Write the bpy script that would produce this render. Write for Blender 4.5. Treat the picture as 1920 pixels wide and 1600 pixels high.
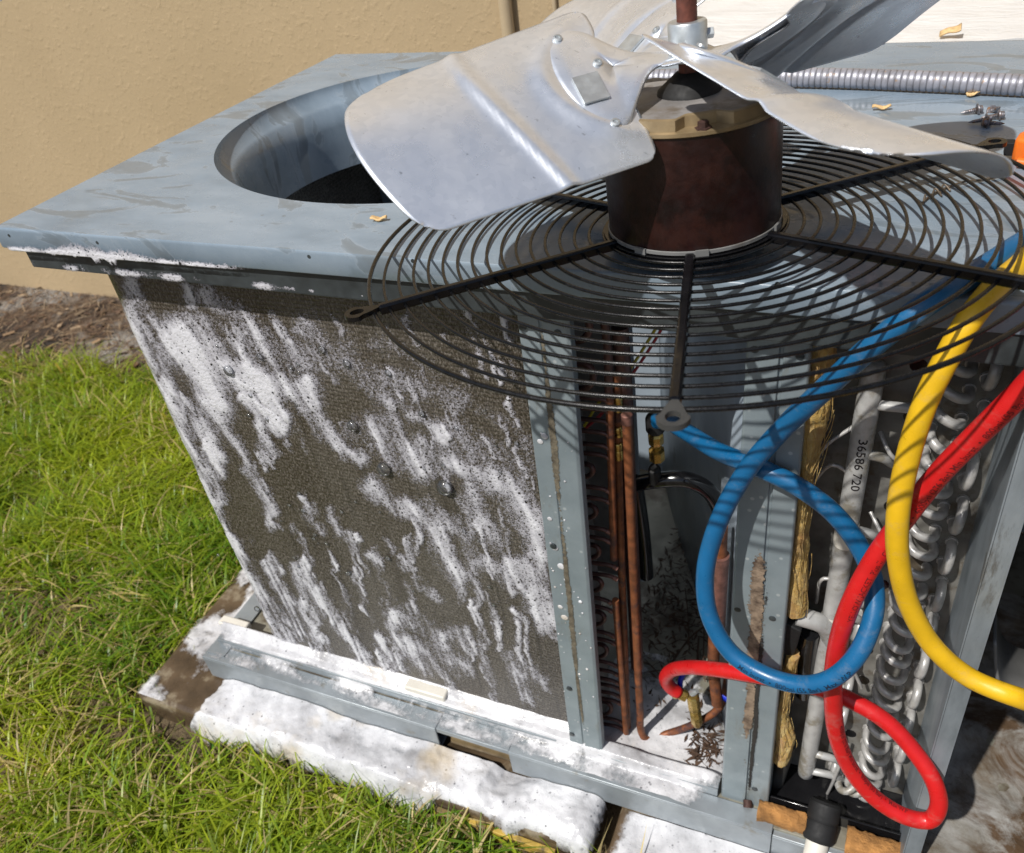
import bpy, math, random
import numpy as np
from mathutils import Vector, Matrix
random.seed(7); rng = np.random.default_rng(7)
sc = bpy.context.scene; col = sc.collection
for o in list(bpy.data.objects): bpy.data.objects.remove(o)

# ------------------------------------------------------------------ camera
CAM = np.array([1.153, -0.70, 1.473]); FPX = 1608.69
ROT = np.array([[0.91480823, 0.38295297, -0.12834688],
                [0.14163271, -0.60176833, -0.78601212],
                [-0.37824077, 0.70087224, -0.60474128]])
cd = bpy.data.cameras.new('camera'); cam = bpy.data.objects.new('camera', cd); col.objects.link(cam)
cd.sensor_width = 36; cd.sensor_fit = 'HORIZONTAL'; cd.lens = FPX/1920*36; cd.clip_start = .02; cd.clip_end = 400
mw = Matrix.Identity(4)
for i in range(3):
    mw[i][0] = ROT[0][i]; mw[i][1] = -ROT[1][i]; mw[i][2] = -ROT[2][i]; mw[i][3] = CAM[i]
cam.matrix_world = mw; sc.camera = cam
cd.dof.use_dof = True; cd.dof.focus_distance = 0.93; cd.dof.aperture_fstop = 9.0

# ------------------------------------------------------------------ sky, sun, exposure
SUN = np.array([0.29, 0.71, -1.0]); SUN /= np.linalg.norm(SUN)      # direction the light travels
w = bpy.data.worlds.new('World'); sc.world = w; w.use_nodes = True
nt = w.node_tree; bg = nt.nodes['Background']; sky = nt.nodes.new('ShaderNodeTexSky')
sky.sky_type = 'NISHITA'; sky.sun_disc = False
sky.sun_elevation = math.asin(-SUN[2]); sky.sun_rotation = math.atan2(-SUN[0], -SUN[1])
sky.air_density = 1.0; sky.dust_density = 1.5; sky.ozone_density = 1.0
nt.links.new(sky.outputs[0], bg.inputs[0]); bg.inputs[1].default_value = 0.085
sl = bpy.data.lights.new('sun', 'SUN'); sl.energy = 4.6; sl.angle = math.radians(.8); sl.color = (1, .965, .91)
so = bpy.data.objects.new('sun', sl); col.objects.link(so)
so.rotation_euler = Vector(SUN).to_track_quat('-Z', 'Y').to_euler(); so.location = (0, -3, 5)
sc.view_settings.view_transform = 'Standard'; sc.view_settings.look = 'None'
sc.view_settings.exposure = 0.0; sc.view_settings.gamma = 1
sc.render.engine = 'CYCLES'

# ------------------------------------------------------------------ surveying helpers: a sight line met with a real plane of the place
def sight(px, py): return ROT.T @ np.array([(px-960)/FPX, (py-800)/FPX, 1.])
def PZ(px, py, z): d = sight(px, py); return CAM + d*(z-CAM[2])/d[2]
def PY(px, py, y): d = sight(px, py); return CAM + d*(y-CAM[1])/d[1]
def PX(px, py, x): d = sight(px, py); return CAM + d*(x-CAM[0])/d[0]
def proj(P): q = (np.asarray(P)-CAM) @ ROT.T; return q[..., :2]/q[..., 2:3]*FPX + [960, 800]

# ------------------------------------------------------------------ object helpers
def tag(o, label=None, cat=None, group=None, kind=None):
    if label: o['label'] = label
    if cat: o['category'] = cat
    if group: o['group'] = group
    if kind: o['kind'] = kind
    return o
def empty(name, loc, label, cat, group=None):
    o = bpy.data.objects.new(name, None); col.objects.link(o); o.location = loc; o.empty_display_size = .05
    return tag(o, label, cat, group)
def base(o):
    p = Vector((0, 0, 0))
    while o is not None: p += o.location; o = o.parent
    return p
def obj(name, me, mat=None, parent=None, loc=None):
    o = bpy.data.objects.new(name, me); col.objects.link(o)
    if mat is not None and not me.materials: me.materials.append(mat)
    if parent is not None:
        o.parent = parent
        b = base(parent)
        o.location = (Vector(loc) if loc is not None else Vector((0, 0, 0))) - b
    elif loc is not None: o.location = loc
    return o
class MB:
    def __init__(s): s.v = []; s.f = []
    def add(s, vs, fs):
        n = len(s.v); s.v += [tuple(map(float, p)) for p in vs]; s.f += [tuple(i+n for i in f) for f in fs]; return s
    def box(s, lo, hi, bev=0):
        x0, y0, z0 = lo; x1, y1, z1 = hi
        return s.add([(x0,y0,z0),(x1,y0,z0),(x1,y1,z0),(x0,y1,z0),(x0,y0,z1),(x1,y0,z1),(x1,y1,z1),(x0,y1,z1)],
                     [(0,3,2,1),(4,5,6,7),(0,1,5,4),(1,2,6,5),(2,3,7,6),(3,0,4,7)])
    def hexa(s, p): return s.add(p, [(0,3,2,1),(4,5,6,7),(0,1,5,4),(1,2,6,5),(2,3,7,6),(3,0,4,7)])
    def tube(s, pts, r, n=10, cap=True, closed=False):
        P = np.asarray(pts, float); m = len(P)
        R = np.full(m, r, float) if np.isscalar(r) else np.asarray(r, float)
        if closed: T = np.roll(P, -1, 0)-np.roll(P, 1, 0)
        else: T = np.gradient(P, axis=0)
        T /= np.linalg.norm(T, axis=1)[:, None]+1e-12
        u = np.cross(T[0], [0, 0, 1]);
        if np.linalg.norm(u) < .1: u = np.cross(T[0], [1, 0, 0])
        u /= np.linalg.norm(u); vs = []
        for i in range(m):
            u = u - T[i]*(u@T[i]); u /= np.linalg.norm(u); v = np.cross(T[i], u)
            for k in range(n):
                a = 2*math.pi*k/n; vs.append(P[i]+R[i]*(math.cos(a)*u+math.sin(a)*v))
        fs = []
        for i in range(m if closed else m-1):
            j = (i+1) % m
            for k in range(n):
                l = (k+1) % n; fs.append((i*n+k, j*n+k, j*n+l, i*n+l))
        if cap and not closed:
            fs.append(tuple(range(n))); fs.append(tuple((m-1)*n+k for k in reversed(range(n))))
        return s.add(vs, fs)
    def lathe(s, prof, c, ax=(0, 0, 1), n=32, cap=True):
        ax = np.asarray(ax, float); ax /= np.linalg.norm(ax); c = np.asarray(c, float)
        u = np.cross(ax, [0, 1, 0]);
        if np.linalg.norm(u) < .1: u = np.cross(ax, [1, 0, 0])
        u /= np.linalg.norm(u); v = np.cross(ax, u); vs = []
        for r, h in prof:
            for k in range(n):
                a = 2*math.pi*k/n; vs.append(c+ax*h+r*(math.cos(a)*u+math.sin(a)*v))
        fs = []
        for i in range(len(prof)-1):
            for k in range(n):
                l = (k+1) % n; fs.append((i*n+k, i*n+l, (i+1)*n+l, (i+1)*n+k))
        if cap:
            fs.append(tuple(reversed(range(n)))); m = len(prof)-1; fs.append(tuple(m*n+k for k in range(n)))
        return s.add(vs, fs)
    def prism(s, poly, dvec):
        n = len(poly); d = np.asarray(dvec, float); P = [np.asarray(p, float) for p in poly]
        return s.add(P+[p+d for p in P], [tuple(range(n))[::-1], tuple(range(n, 2*n))]+[(i, (i+1) % n, (i+1) % n+n, i+n) for i in range(n)])
    def grid(s, A):
        A = np.asarray(A); a, b = A.shape[:2]
        return s.add(A.reshape(-1, 3), [(i*b+j, i*b+j+1, (i+1)*b+j+1, (i+1)*b+j) for i in range(a-1) for j in range(b-1)])
    def mesh(s, name, smooth=None):
        me = bpy.data.meshes.new(name); me.from_pydata(s.v, [], s.f); me.validate(); me.update()
        if smooth is not None:
            if smooth >= 180: me.polygons.foreach_set('use_smooth', [True]*len(me.polygons))
            else: me.shade_smooth() if hasattr(me, 'shade_smooth') else None; me.set_sharp_from_angle(angle=math.radians(smooth))
        return me
    def build(s, name, mat=None, parent=None, smooth=40, bevel=0, loc=None):
        if loc is not None: s.v = [tuple(np.asarray(p)-np.asarray(loc)) for p in s.v]
        o = obj(name, s.mesh(name, smooth), mat, parent, loc)
        if bevel:
            b = o.modifiers.new('bevel', 'BEVEL'); b.width = bevel; b.segments = 2; b.limit_method = 'ANGLE'
        return o
def npmesh(name, V, F, smooth=True, attr=None):
    me = bpy.data.meshes.new(name); V = np.asarray(V, np.float32); F = np.asarray(F, np.int32); k = F.shape[1]
    me.vertices.add(len(V)); me.vertices.foreach_set('co', V.ravel())
    me.loops.add(F.size); me.loops.foreach_set('vertex_index', F.ravel())
    me.polygons.add(len(F)); me.polygons.foreach_set('loop_start', np.arange(0, F.size, k, dtype=np.int32))
    me.update(calc_edges=True)
    me.polygons.foreach_set('use_smooth', np.full(len(F), smooth))
    for nm, a in (attr or {}).items():
        if a.ndim == 1:
            at = me.attributes.new(nm, 'FLOAT', 'POINT'); at.data.foreach_set('value', a.astype(np.float32))
        else:
            at = me.attributes.new(nm, 'FLOAT_COLOR', 'POINT'); at.data.foreach_set('color', np.c_[a, np.ones(len(a))].astype(np.float32).ravel())
    me.update(); return me
def spline(pts, step=.006, closed=False):
    P = np.asarray(pts, float); out = []
    Q = np.vstack([2*P[0]-P[1], P, 2*P[-1]-P[-2]]) if not closed else np.vstack([P[-1], P, P[0], P[1]])
    for i in range(1, len(Q)-2):
        p0, p1, p2, p3 = Q[i-1:i+3]
        t = [0]
        for a, b in ((p0, p1), (p1, p2), (p2, p3)): t.append(t[-1]+max(np.linalg.norm(b-a), 1e-6)**.5)
        n = max(2, int(np.linalg.norm(p2-p1)/step))
        for u in np.linspace(t[1], t[2], n, endpoint=False):
            A1 = (t[1]-u)/(t[1]-t[0])*p0+(u-t[0])/(t[1]-t[0])*p1; A2 = (t[2]-u)/(t[2]-t[1])*p1+(u-t[1])/(t[2]-t[1])*p2
            A3 = (t[3]-u)/(t[3]-t[2])*p2+(u-t[2])/(t[3]-t[2])*p3
            B1 = (t[2]-u)/(t[2]-t[0])*A1+(u-t[0])/(t[2]-t[0])*A2; B2 = (t[3]-u)/(t[3]-t[1])*A2+(u-t[1])/(t[3]-t[1])*A3
            out.append((t[2]-u)/(t[2]-t[1])*B1+(u-t[1])/(t[2]-t[1])*B2)
    if not closed: out.append(P[-1])
    return np.array(out)
def hsh(ix, iy, seed):
    n = (ix*374761393+iy*668265263+seed*1442695041) & 0xffffffff
    n = ((n ^ (n >> 13))*1274126177) & 0xffffffff
    return ((n ^ (n >> 16)) & 0xffff)/65535.
def vnoise(x, y, seed=0):
    x = np.asarray(x, float); y = np.asarray(y, float)
    ix = np.floor(x).astype(np.int64); iy = np.floor(y).astype(np.int64); fx = x-ix; fy = y-iy
    fx = fx*fx*(3-2*fx); fy = fy*fy*(3-2*fy)
    a = hsh(ix, iy, seed); b = hsh(ix+1, iy, seed); c = hsh(ix, iy+1, seed); d = hsh(ix+1, iy+1, seed)
    return (a*(1-fx)+b*fx)*(1-fy)+(c*(1-fx)+d*fx)*fy
def fbm(x, y, seed=0, oct=4):
    s = 0; a = .5; t = 0
    for k in range(oct): s = s+a*vnoise(x*2**k, y*2**k, seed+k*17); t += a; a *= .5
    return s/t

# ------------------------------------------------------------------ procedural materials
class Mat:
    def __init__(s, name):
        s.m = bpy.data.materials.new(name); s.m.use_nodes = True; s.t = s.m.node_tree
        s.b = s.t.nodes['Principled BSDF']; s.out = s.t.nodes['Material Output']
        s.tc = s.t.nodes.new('ShaderNodeTexCoord'); s._bump = None
    def n(s, t, **kw):
        d = s.t.nodes.new('ShaderNode'+t)
        for k, v in kw.items():
            k2 = k.replace('_', ' ')
            if k in d.bl_rna.properties.keys() and k not in d.inputs: setattr(d, k, v)
            else: s.put(d.inputs[k2] if k2 in d.inputs else d.inputs[k], v)
        return d
    def put(s, i, v):
        if isinstance(v, bpy.types.NodeSocket): s.t.links.new(v, i)
        elif isinstance(v, bpy.types.Node): s.t.links.new(v.outputs[0], i)
        elif isinstance(v, (tuple, list)) and i.type == 'RGBA' and len(v) == 3: i.default_value = (*v, 1)
        else: i.default_value = v
    def set(s, **kw):
        for k, v in kw.items(): s.put(s.b.inputs[k.replace('_', ' ')], v)
        return s
    def co(s, scale=(1, 1, 1), rot=(0, 0, 0), kind='Object'):
        mp = s.n('Mapping'); s.put(mp.inputs['Vector'], s.tc.outputs[kind])
        mp.inputs['Scale'].default_value = scale; mp.inputs['Rotation'].default_value = rot; return mp.outputs[0]
    def noise(s, sc_, det=4, rough=.55, vec=None, dist=0, out=0):
        d = s.n('TexNoise', Scale=sc_, Detail=det, Roughness=rough, Distortion=dist); s.put(d.inputs['Vector'], vec if vec is not None else s.co()); return d.outputs[out]
    def voro(s, sc_, vec=None, feature='F1', rand=1, out=0):
        d = s.n('TexVoronoi'); d.feature = feature; s.put(d.inputs['Scale'], sc_); s.put(d.inputs['Randomness'], rand); s.put(d.inputs['Vector'], vec if vec is not None else s.co()); return d.outputs[out]
    def ramp(s, fac, stops):
        d = s.n('ValToRGB'); s.put(d.inputs[0], fac); e = d.color_ramp.elements
        while len(e) < len(stops): e.new(.5)
        for k, (p, c) in enumerate(stops):
            e[k].position = p; e[k].color = (*c, 1) if isinstance(c, tuple) else (c, c, c, 1)
        return d.outputs[0]
    def mix(s, fac, a, b, mode='MIX'):
        d = s.n('Mix'); d.data_type = 'RGBA'; d.blend_type = mode
        s.put(d.inputs[0], fac); s.put(d.inputs[6], a); s.put(d.inputs[7], b); return d.outputs[2]
    def math(s, op, a, b=0., c=0.):
        d = s.n('Math'); d.operation = op; s.put(d.inputs[0], a); s.put(d.inputs[1], b); s.put(d.inputs[2], c); return d.outputs[0]
    def attr(s, name, out='Fac'):
        d = s.n('Attribute'); d.attribute_name = name; return d.outputs[out]
    def bump(s, h, strength=.3, dist=.002):
        d = s.n('Bump', Strength=strength, Distance=dist); s.put(d.inputs['Height'], h)
        if s._bump: s.put(d.inputs['Normal'], s._bump)
        s._bump = d.outputs[0]; s.put(s.b.inputs['Normal'], s._bump); return s
M = {}
def simple(key, colr, rough=.5, metal=0, var=.25, vs=30, bs=0, bscale=200, spec=None, dirt=None):
    m = Mat(key); dark = tuple(c*(1-var) for c in colr); lite = tuple(min(1, c*(1+var)) for c in colr)
    c = m.ramp(m.noise(vs, 5), [(.3, dark), (.7, lite)])
    if dirt: c = m.mix(m.ramp(m.noise(dirt[1], 6, .65), [(dirt[2], 0.), (dirt[2]+.1, 1.)]), c, dirt[0])
    m.set(Base_Color=c, Metallic=metal, Roughness=m.ramp(m.noise(vs*2.3, 3), [(.25, max(.03, rough-.1)), (.75, min(1, rough+.12))]))
    if bs: m.bump(m.noise(bscale, 3), bs, .001)
    M[key] = m.m; return m

# blue-grey painted top panel: dried film, water stains and scratches
m = Mat('blue_grey_paint')
c = m.ramp(m.noise(6, 7, .65, m.co((1, 2.5, 1), (0, 0, .35))), [(.3, (.165, .215, .265)), (.5, (.225, .285, .345)), (.70, (.275, .335, .395))])
c = m.mix(m.ramp(m.noise(3, 5, .6), [(.45, 0.), (.7, .5)]), c, (.17, .225, .285))
st = m.noise(5.0, 6, .6, m.co((1, 2.6, 1), (0, 0, .25)), 1.6)
wet = m.ramp(st, [(.560, 0.), (.58, .6), (.63, 1.)])
c = m.mix(m.math('MULTIPLY', wet, .52), c, (.125, .14, .145))
rim = m.ramp(st, [(.548, 0.), (.565, 1.), (.577, 0.)]); c = m.mix(m.math('MULTIPLY', rim, .22), c, (.40, .45, .5))
dr = m.ramp(m.voro(30, m.co((1, 1.4, 1))), [(.07, 1.), (.10, 0.)]); drs = m.ramp(m.noise(9, 2), [(.5, 0.), (.6, 1.)])
c = m.mix(m.math('MULTIPLY', m.math('MULTIPLY', dr, drs), .55), c, (.12, .13, .13))
dr2 = m.ramp(m.voro(85), [(.07, 1.), (.11, 0.)]); c = m.mix(m.math('MULTIPLY', m.math('MULTIPLY', dr2, drs), .35), c, (.12, .14, .15))
scr = m.ramp(m.noise(14, 4, .6, m.co((1, 16, 1), (0, 0, .5))), [(.64, 0.), (.70, 1.)]); c = m.mix(m.math('MULTIPLY', scr, .35), c, (.14, .18, .21))
ch = m.ramp(m.noise(120, 5, .7), [(.70, 0.), (.74, 1.)]); c = m.mix(m.math('MULTIPLY', ch, .5), c, (.36, .38, .38))
rw = m.mix(wet, m.ramp(m.noise(20, 5), [(.3, .20), (.7, .38)]), (.08, .08, .08))
m.set(Base_Color=c, Roughness=rw); m.bump(m.noise(5, 3), .2, .012); M['top'] = m.m
# grey-green painted posts and rails, with grime
m = Mat('grey_green_paint')
c = m.ramp(m.noise(14, 6, .6), [(.3, (.185, .225, .245)), (.7, (.255, .30, .32))])
g = m.ramp(m.noise(22, 7, .7, m.co((1, 1, .35))), [(.58, 0.), (.70, 1.)]); c = m.mix(m.math('MULTIPLY', g, .55), c, (.16, .15, .115))
wsp = m.ramp(m.voro(55), [(.10, 1.), (.16, 0.)]); c = m.mix(m.math('MULTIPLY', wsp, .5), c, (.5, .53, .53))
m.set(Base_Color=c, Roughness=m.ramp(m.noise(40, 4), [(.3, .28), (.7, .55)]), Metallic=.15); m.bump(m.noise(300, 3), .12, .001); M['post'] = m.m
simple('dark_strip', (.035, .042, .045), .4, 0, .4, 30)
simple('rail', (.265, .295, .315), .38, .3, .2, 12, .1, 200, dirt=((.2, .19, .16), 18, .6))
# coil fins: fine vertical fins crossed by faint rows, caked with wet brown dirt
m = Mat('coil_fins')
v1 = m.n('TexWave', Scale=150., Distortion=1.5, Detail=4., Detail_Scale=2.); v1.bands_direction = 'X'; m.put(v1.inputs['Vector'], m.co((1, 1, .35)))
v2 = m.n('TexWave', Scale=46., Distortion=1.2, Detail=3., Detail_Scale=1.5); v2.bands_direction = 'Z'; m.put(v2.inputs['Vector'], m.co())
dirt = m.noise(6, 7, .65, m.co((1.3, 1, .5))); fine = m.noise(380, 5, .75, m.co((1, 1, .5)))
c = m.ramp(dirt, [(.3, (.046, .034, .024)), (.5, (.080, .066, .050)), (.72, (.128, .114, .096))])
fin = m.math('MULTIPLY', m.ramp(v1.outputs[0], [(.1, .35), (.55, 1.)]), m.ramp(v2.outputs[0], [(.1, .5), (.6, 1.)]))
c = m.mix(.9, c, fin, 'MULTIPLY'); c = m.mix(m.ramp(fine, [(.50, 0.), (.64, .85)]), c, (.25, .225, .195))
crack = m.ramp(m.noise(75, 5, .6, m.co((1, 1, .05))), [(.36, 1.), (.43, 0.)]); c = m.mix(m.math('MULTIPLY', crack, .45), c, (.014, .011, .009))
run = m.ramp(m.noise(17, 4, .6, m.co((1, 1, .09), (0, .12, 0))), [(.58, 0.), (.68, .45)]); c = m.mix(run, c, (.04, .032, .025))
m.set(Base_Color=c, Roughness=m.ramp(fine, [(.4, .22), (.7, .5)]), Specular_IOR_Level=.6); m.bump(fin, .5, .0015); m.bump(fine, .4, .0015); M['coil'] = m.m
# soap foam: a wet veil of tiny bubbles that breaks up where it is thin
m = Mat('soap_foam')
den = m.attr('dens'); b1 = m.voro(620); b2 = m.voro(210); b3 = m.voro(80)
nz = m.math('ADD', m.math('MULTIPLY', m.noise(640, 3, .75), .55), m.math('MULTIPLY', m.noise(170, 4, .65), .5))
edge = m.math('ADD', den, m.math('MULTIPLY', m.math('SUBTRACT', nz, .525), 2.3))
edge = m.math('ADD', edge, m.math('MULTIPLY', m.math('SUBTRACT', b1, .45), .5))
edge = m.math('SUBTRACT', edge, m.math('MULTIPLY', m.ramp(b2, [(.12, 1.), (.30, 0.)]), .65))
edge = m.math('SUBTRACT', edge, m.math('MULTIPLY', m.ramp(b3, [(.08, 1.), (.19, 0.)]), .9))
a = m.math('MULTIPLY', m.ramp(edge, [(.33, 0.), (.64, 1.)]), m.ramp(den, [(.1, .55), (.95, 1.)]))
c = m.mix(m.ramp(den, [(.45, 0.), (.95, 1.)]), (.43, .42, .465), (.66, .66, .695))
m.set(Base_Color=c, Roughness=.18, Alpha=a, Specular_IOR_Level=.6); m.bump(b1, .35, .0008); m.bump(b2, .35, .002); M['foam'] = m.m
m = Mat('thick_foam')
den = m.attr('dens'); b2 = m.voro(150); b3 = m.voro(62); b4 = m.voro(420)
sel = m.ramp(m.noise(14, 3), [(.40, 0.), (.58, 1.)])
c = m.ramp(m.noise(11, 6, .6), [(.30, (.27, .265, .27)), (.43, (.47, .47, .485)), (.60, (.67, .67, .685))])
c = m.mix(m.math('MULTIPLY', m.ramp(b3, [(.09, 1.), (.16, 0.)]), m.math('ADD', m.math('MULTIPLY', sel, .7), .3)), c, (.17, .17, .18)); c = m.mix(m.math('MULTIPLY', m.ramp(b2, [(.10, .8), (.2, 0.)]), sel), c, (.25, .25, .27))
yel = m.ramp(m.noise(6, 4, .55), [(.60, 0.), (.72, 1.)]); c = m.mix(m.math('MULTIPLY', yel, .6), c, (.46, .35, .19))
al = m.ramp(m.math('ADD', den, m.math('MULTIPLY', m.math('SUBTRACT', m.noise(75, 5, .65), .5), .8)), [(.12, 0.), (.46, 1.)])
m.set(Base_Color=c, Roughness=.25, Alpha=al); m.bump(b4, .25, .001); m.bump(m.noise(30, 3, .5), .35, .012); M['thick'] = m.m
# galvanised sheet
m = Mat('galvanised_sheet')
spg = m.voro(170, out=1); sg = m.n('RGBToBW'); m.put(sg.inputs[0], spg)
c = m.ramp(m.math('ADD', m.math('MULTIPLY', sg, .35), m.math('MULTIPLY', m.noise(9, 5), .65)), [(.25, (.70, .74, .80)), (.75, (.84, .87, .92))])
sc_ = m.ramp(m.noise(60, 5, .7, m.co((1, 3, 1), (.3, .2, .7))), [(.66, 0.), (.70, 1.)]); c = m.mix(m.math('MULTIPLY', sc_, .5), c, (.28, .29, .3))
rt = m.ramp(m.noise(4.5, 4), [(.62, 0.), (.8, 1.)]); c = m.mix(m.math('MULTIPLY', rt, .35), c, (.45, .38, .28))
dk = m.ramp(m.noise(230, 3, .6, m.co((1, 1, 1), (.4, .3, .7)), .4), [(.70, 0.), (.735, 1.)]); c = m.mix(m.math('MULTIPLY', dk, .65), c, (.2, .21, .22))
m.set(Base_Color=c, Metallic=.72, Roughness=m.ramp(m.noise(25, 4), [(.3, .24), (.7, .38)])); m.bump(m.noise(420, 2), .08, .0006); M['galv'] = m.m
simple('galv_hub', (.5, .53, .54), .42, .7, .15, 60)
m = Mat('galv_old')
c = m.ramp(m.noise(18, 6, .65, m.co((1, 1, .3))), [(.3, (.2, .235, .26)), (.55, (.33, .38, .42)), (.75, (.45, .49, .52))])
c = m.mix(m.ramp(m.noise(30, 6, .7, m.co((1, 1, .2))), [(.6, 0.), (.68, .8)]), c, (.14, .14, .13))
m.set(Base_Color=c, Metallic=.45, Roughness=.42); m.bump(m.noise(200, 3), .12, .001); M['galv_old'] = m.m
simple('black_wire', (.005, .005, .0055), .28, 0, .5, 120, .08, 500, dirt=((.016, .014, .012), 40, .70)).set(Specular_IOR_Level=.35)
simple('black_gloss', (.004, .004, .005), .2, 0, .4, 60).set(Specular_IOR_Level=.3)
simple('motor_paint', (.012, .0032, .0028), .36, 0, .6, 45, .15, 400, dirt=((.026, .008, .006), 18, .48))
simple('gold_bell', (.29, .215, .12), .4, .35, .2, 50, dirt=((.22, .15, .08), 24, .55)); simple('bell_top', (.27, .255, .245), .55, .2, .25, 30, .2, 200, dirt=((.17, .14, .11), 18, .52))
simple('rust_shaft', (.12, .036, .022), .6, .2, .45, 120, .3, 400)
simple('rust_bolt', (.06, .028, .022), .7, .3, .4, 200, .3, 500)
simple('rubber', (.006, .006, .0065), .7, 0, .3, 60)
simple('copper_aged', (.20, .068, .026), .55, .2, .5, 55, .2, 300, dirt=((.075, .035, .030), 30, .52))
simple('copper_dark', (.095, .045, .036), .45, .3, .5, 60, .1, 200)
simple('copper_pink', (.20, .095, .075), .5, .4, .4, 90)
simple('alu_tube', (.43, .42, .405), .34, .3, .22, 70, .15, 250, dirt=((.24, .22, .19), 45, .62))
simple('alu_white', (.43, .43, .42), .42, .15, .15, 60, .3, 120, dirt=((.25, .23, .19), 26, .52))
simple('tube_sheet', (.17, .165, .15), .6, .2, .35, 30, .2, 150, dirt=((.10, .08, .055), 20, .55))
simple('brass', (.48, .33, .10), .28, .9, .3, 80)
simple('pvc', (.66, .63, .56), .4, 0, .08, 20)
simple('wet_black', (.008, .008, .009), .12, 0, .4, 20)
simple('dark_metal', (.05, .05, .048), .6, .2, .5, 15)
simple('grey_panel', (.33, .39, .45), .4, .2, .18, 6, .05, 100, dirt=((.12, .13, .13), 12, .62))
simple('old_sheet', (.20, .20, .195), .55, .25, .3, 14, .1, 100, dirt=((.12, .11, .10), 16, .55))
simple('floor_pan', (.23, .22, .175), .5, .1, .3, 10, .15, 120, dirt=((.10, .08, .055), 9, .50))
simple('leaf_litter', (.055, .028, .014), .7, 0, .6, 90)
m = simple('fibreglass', (.56, .33, .085), .85, 0, .35, 60)
wv = m.n('TexWave', Scale=22., Distortion=9., Detail=4., Detail_Scale=2.); wv.bands_direction = 'X'; m.put(wv.inputs['Vector'], m.co((1, 1, .5)))
m.bump(m.noise(260, 5, .8), 1., .004); m.set(Specular_IOR_Level=0., Sheen_Weight=.25)
c = m.ramp(m.noise(70, 5, .6, m.co((1, 1, .35)), 1.5), [(.30, (.38, .20, .045)), (.48, (.62, .40, .10)), (.65, (.70, .52, .20))]); m.set(Base_Color=m.mix(m.ramp(m.noise(30, 4), [(.5, 0.), (.7, .7)]), c, (.42, .21, .07)), Roughness=1.)
m = simple('foam_block', (.40, .19, .055), .8, 0, .4, 40)
m.bump(m.noise(90, 6, .7, m.co((1, 1, 3))), .9, .006)
m = Mat('foil')
f1 = m.voro(38, m.co((1, .7, 1), (0, 0, .5)), out=0); c = m.ramp(m.noise(10, 6, .65), [(.35, (.15, .11, .065)), (.5, (.28, .265, .235)), (.7, (.44, .435, .42))])
c = m.mix(m.ramp(m.noise(8, 7, .7, None, .8), [(.45, 0.), (.58, .9)]), c, (.095, .05, .02))
m.set(Base_Color=c, Metallic=.2, Roughness=m.ramp(m.noise(12, 4), [(.4, .16), (.65, .5)])); m.bump(m.noise(20, 4, .5, m.co((1, .8, 1), (0, 0, .6)), .5), .6, .012); m.bump(m.voro(34, m.co((1, .6, 1), (0, 0, .9))), .3, .006); M['foil'] = m.m
m = Mat('stucco')
c = m.ramp(m.noise(2.2, 5), [(.3, (.395, .295, .172)), (.7, (.445, .335, .20))])
m.set(Base_Color=c, Roughness=.9); s1 = m.ramp(m.noise(48, 3, .6), [(.52, 0.), (.75, 1.)])
m.bump(s1, .3, .004); m.bump(m.noise(120, 4, .6), .32, .0018); M['stucco'] = m.m
m = simple('white_coating', (.66, .655, .64), .55, 0, .06, 12)
m.bump(m.noise(13, 5, .6, m.co((.6, 2, 1)), .8), .6, .012); m.bump(m.noise(90, 3), .2, .003)
m = Mat('conduit_steel')
c = m.ramp(m.noise(45, 6, .7), [(.3, (.20, .195, .21)), (.55, (.33, .33, .37)), (.72, (.40, .40, .45))])
c = m.mix(m.ramp(m.noise(70, 4, .6), [(.62, 0.), (.66, .7)]), c, (.33, .22, .14))
c = m.mix(m.ramp(m.attr('dens'), [(.3, 0.), (.9, .75)]), c, (.10, .095, .10))  # groove shade painted into the colour, following the rib mask
m.set(Base_Color=c, Metallic=.3, Roughness=.45); M['conduit'] = m.m
simple('beige_paint', (.44, .345, .22), .6, 0, .06, 10)
def rubber_hose(key, colr):
    m = Mat(key); c = m.ramp(m.noise(30, 4), [(.3, tuple(x*.88 for x in colr)), (.7, tuple(min(1, x*1.08) for x in colr))])
    c = m.mix(m.ramp(m.noise(90, 6, .75), [(.66, 0.), (.72, .6)]), c, tuple(x*.35 for x in colr)); c = m.mix(m.ramp(m.noise(26, 6, .75, m.co((1, 1, 2))), [(.55, 0.), (.75, .28)]), c, (.30, .27, .22))
    m.set(Base_Color=c, Roughness=m.ramp(m.noise(55, 5), [(.35, .26), (.7, .5)])); m.bump(m.noise(450, 3), .14, .001); M[key] = m.m
rubber_hose('hose_blue', (.006, .105, .25)); rubber_hose('hose_yellow', (.70, .42, .012)); rubber_hose('hose_red', (.55, .012, .013))
simple('ink', (.012, .010, .012), .6, 0, .2)
simple('ink_red', (.14, .006, .008), .6, 0, .2); simple('ink_blue', (.004, .012, .035), .6, 0, .2)
simple('wire_yellow', (.62, .50, .03), .4, 0, .1); simple('wire_red', (.48, .03, .04), .4, 0, .1); simple('strap_blue', (.01, .03, .45), .35, 0, .1)
simple('orange', (.80, .17, .015), .4, 0, .1, 30); simple('chip', (.62, .42, .2), .75, 0, .3, 150, .4, 300)
simple('thin_wire', (.16, .125, .09), .5, .4, .3, 90)
simple('screw_steel', (.21, .20, .21), .45, .7, .4, 300, .3, 700, dirt=((.22, .11, .05), 250, .52))
simple('concrete_wet', (.085, .058, .034), .3, 0, .55, 14, .8, 60, dirt=((.23, .19, .13), 13, .52))
simple('label_yellow', (.46, .31, .06), .55, 0, .3, 30, .25, 120, dirt=((.14, .10, .045), 16, .5))
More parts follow.
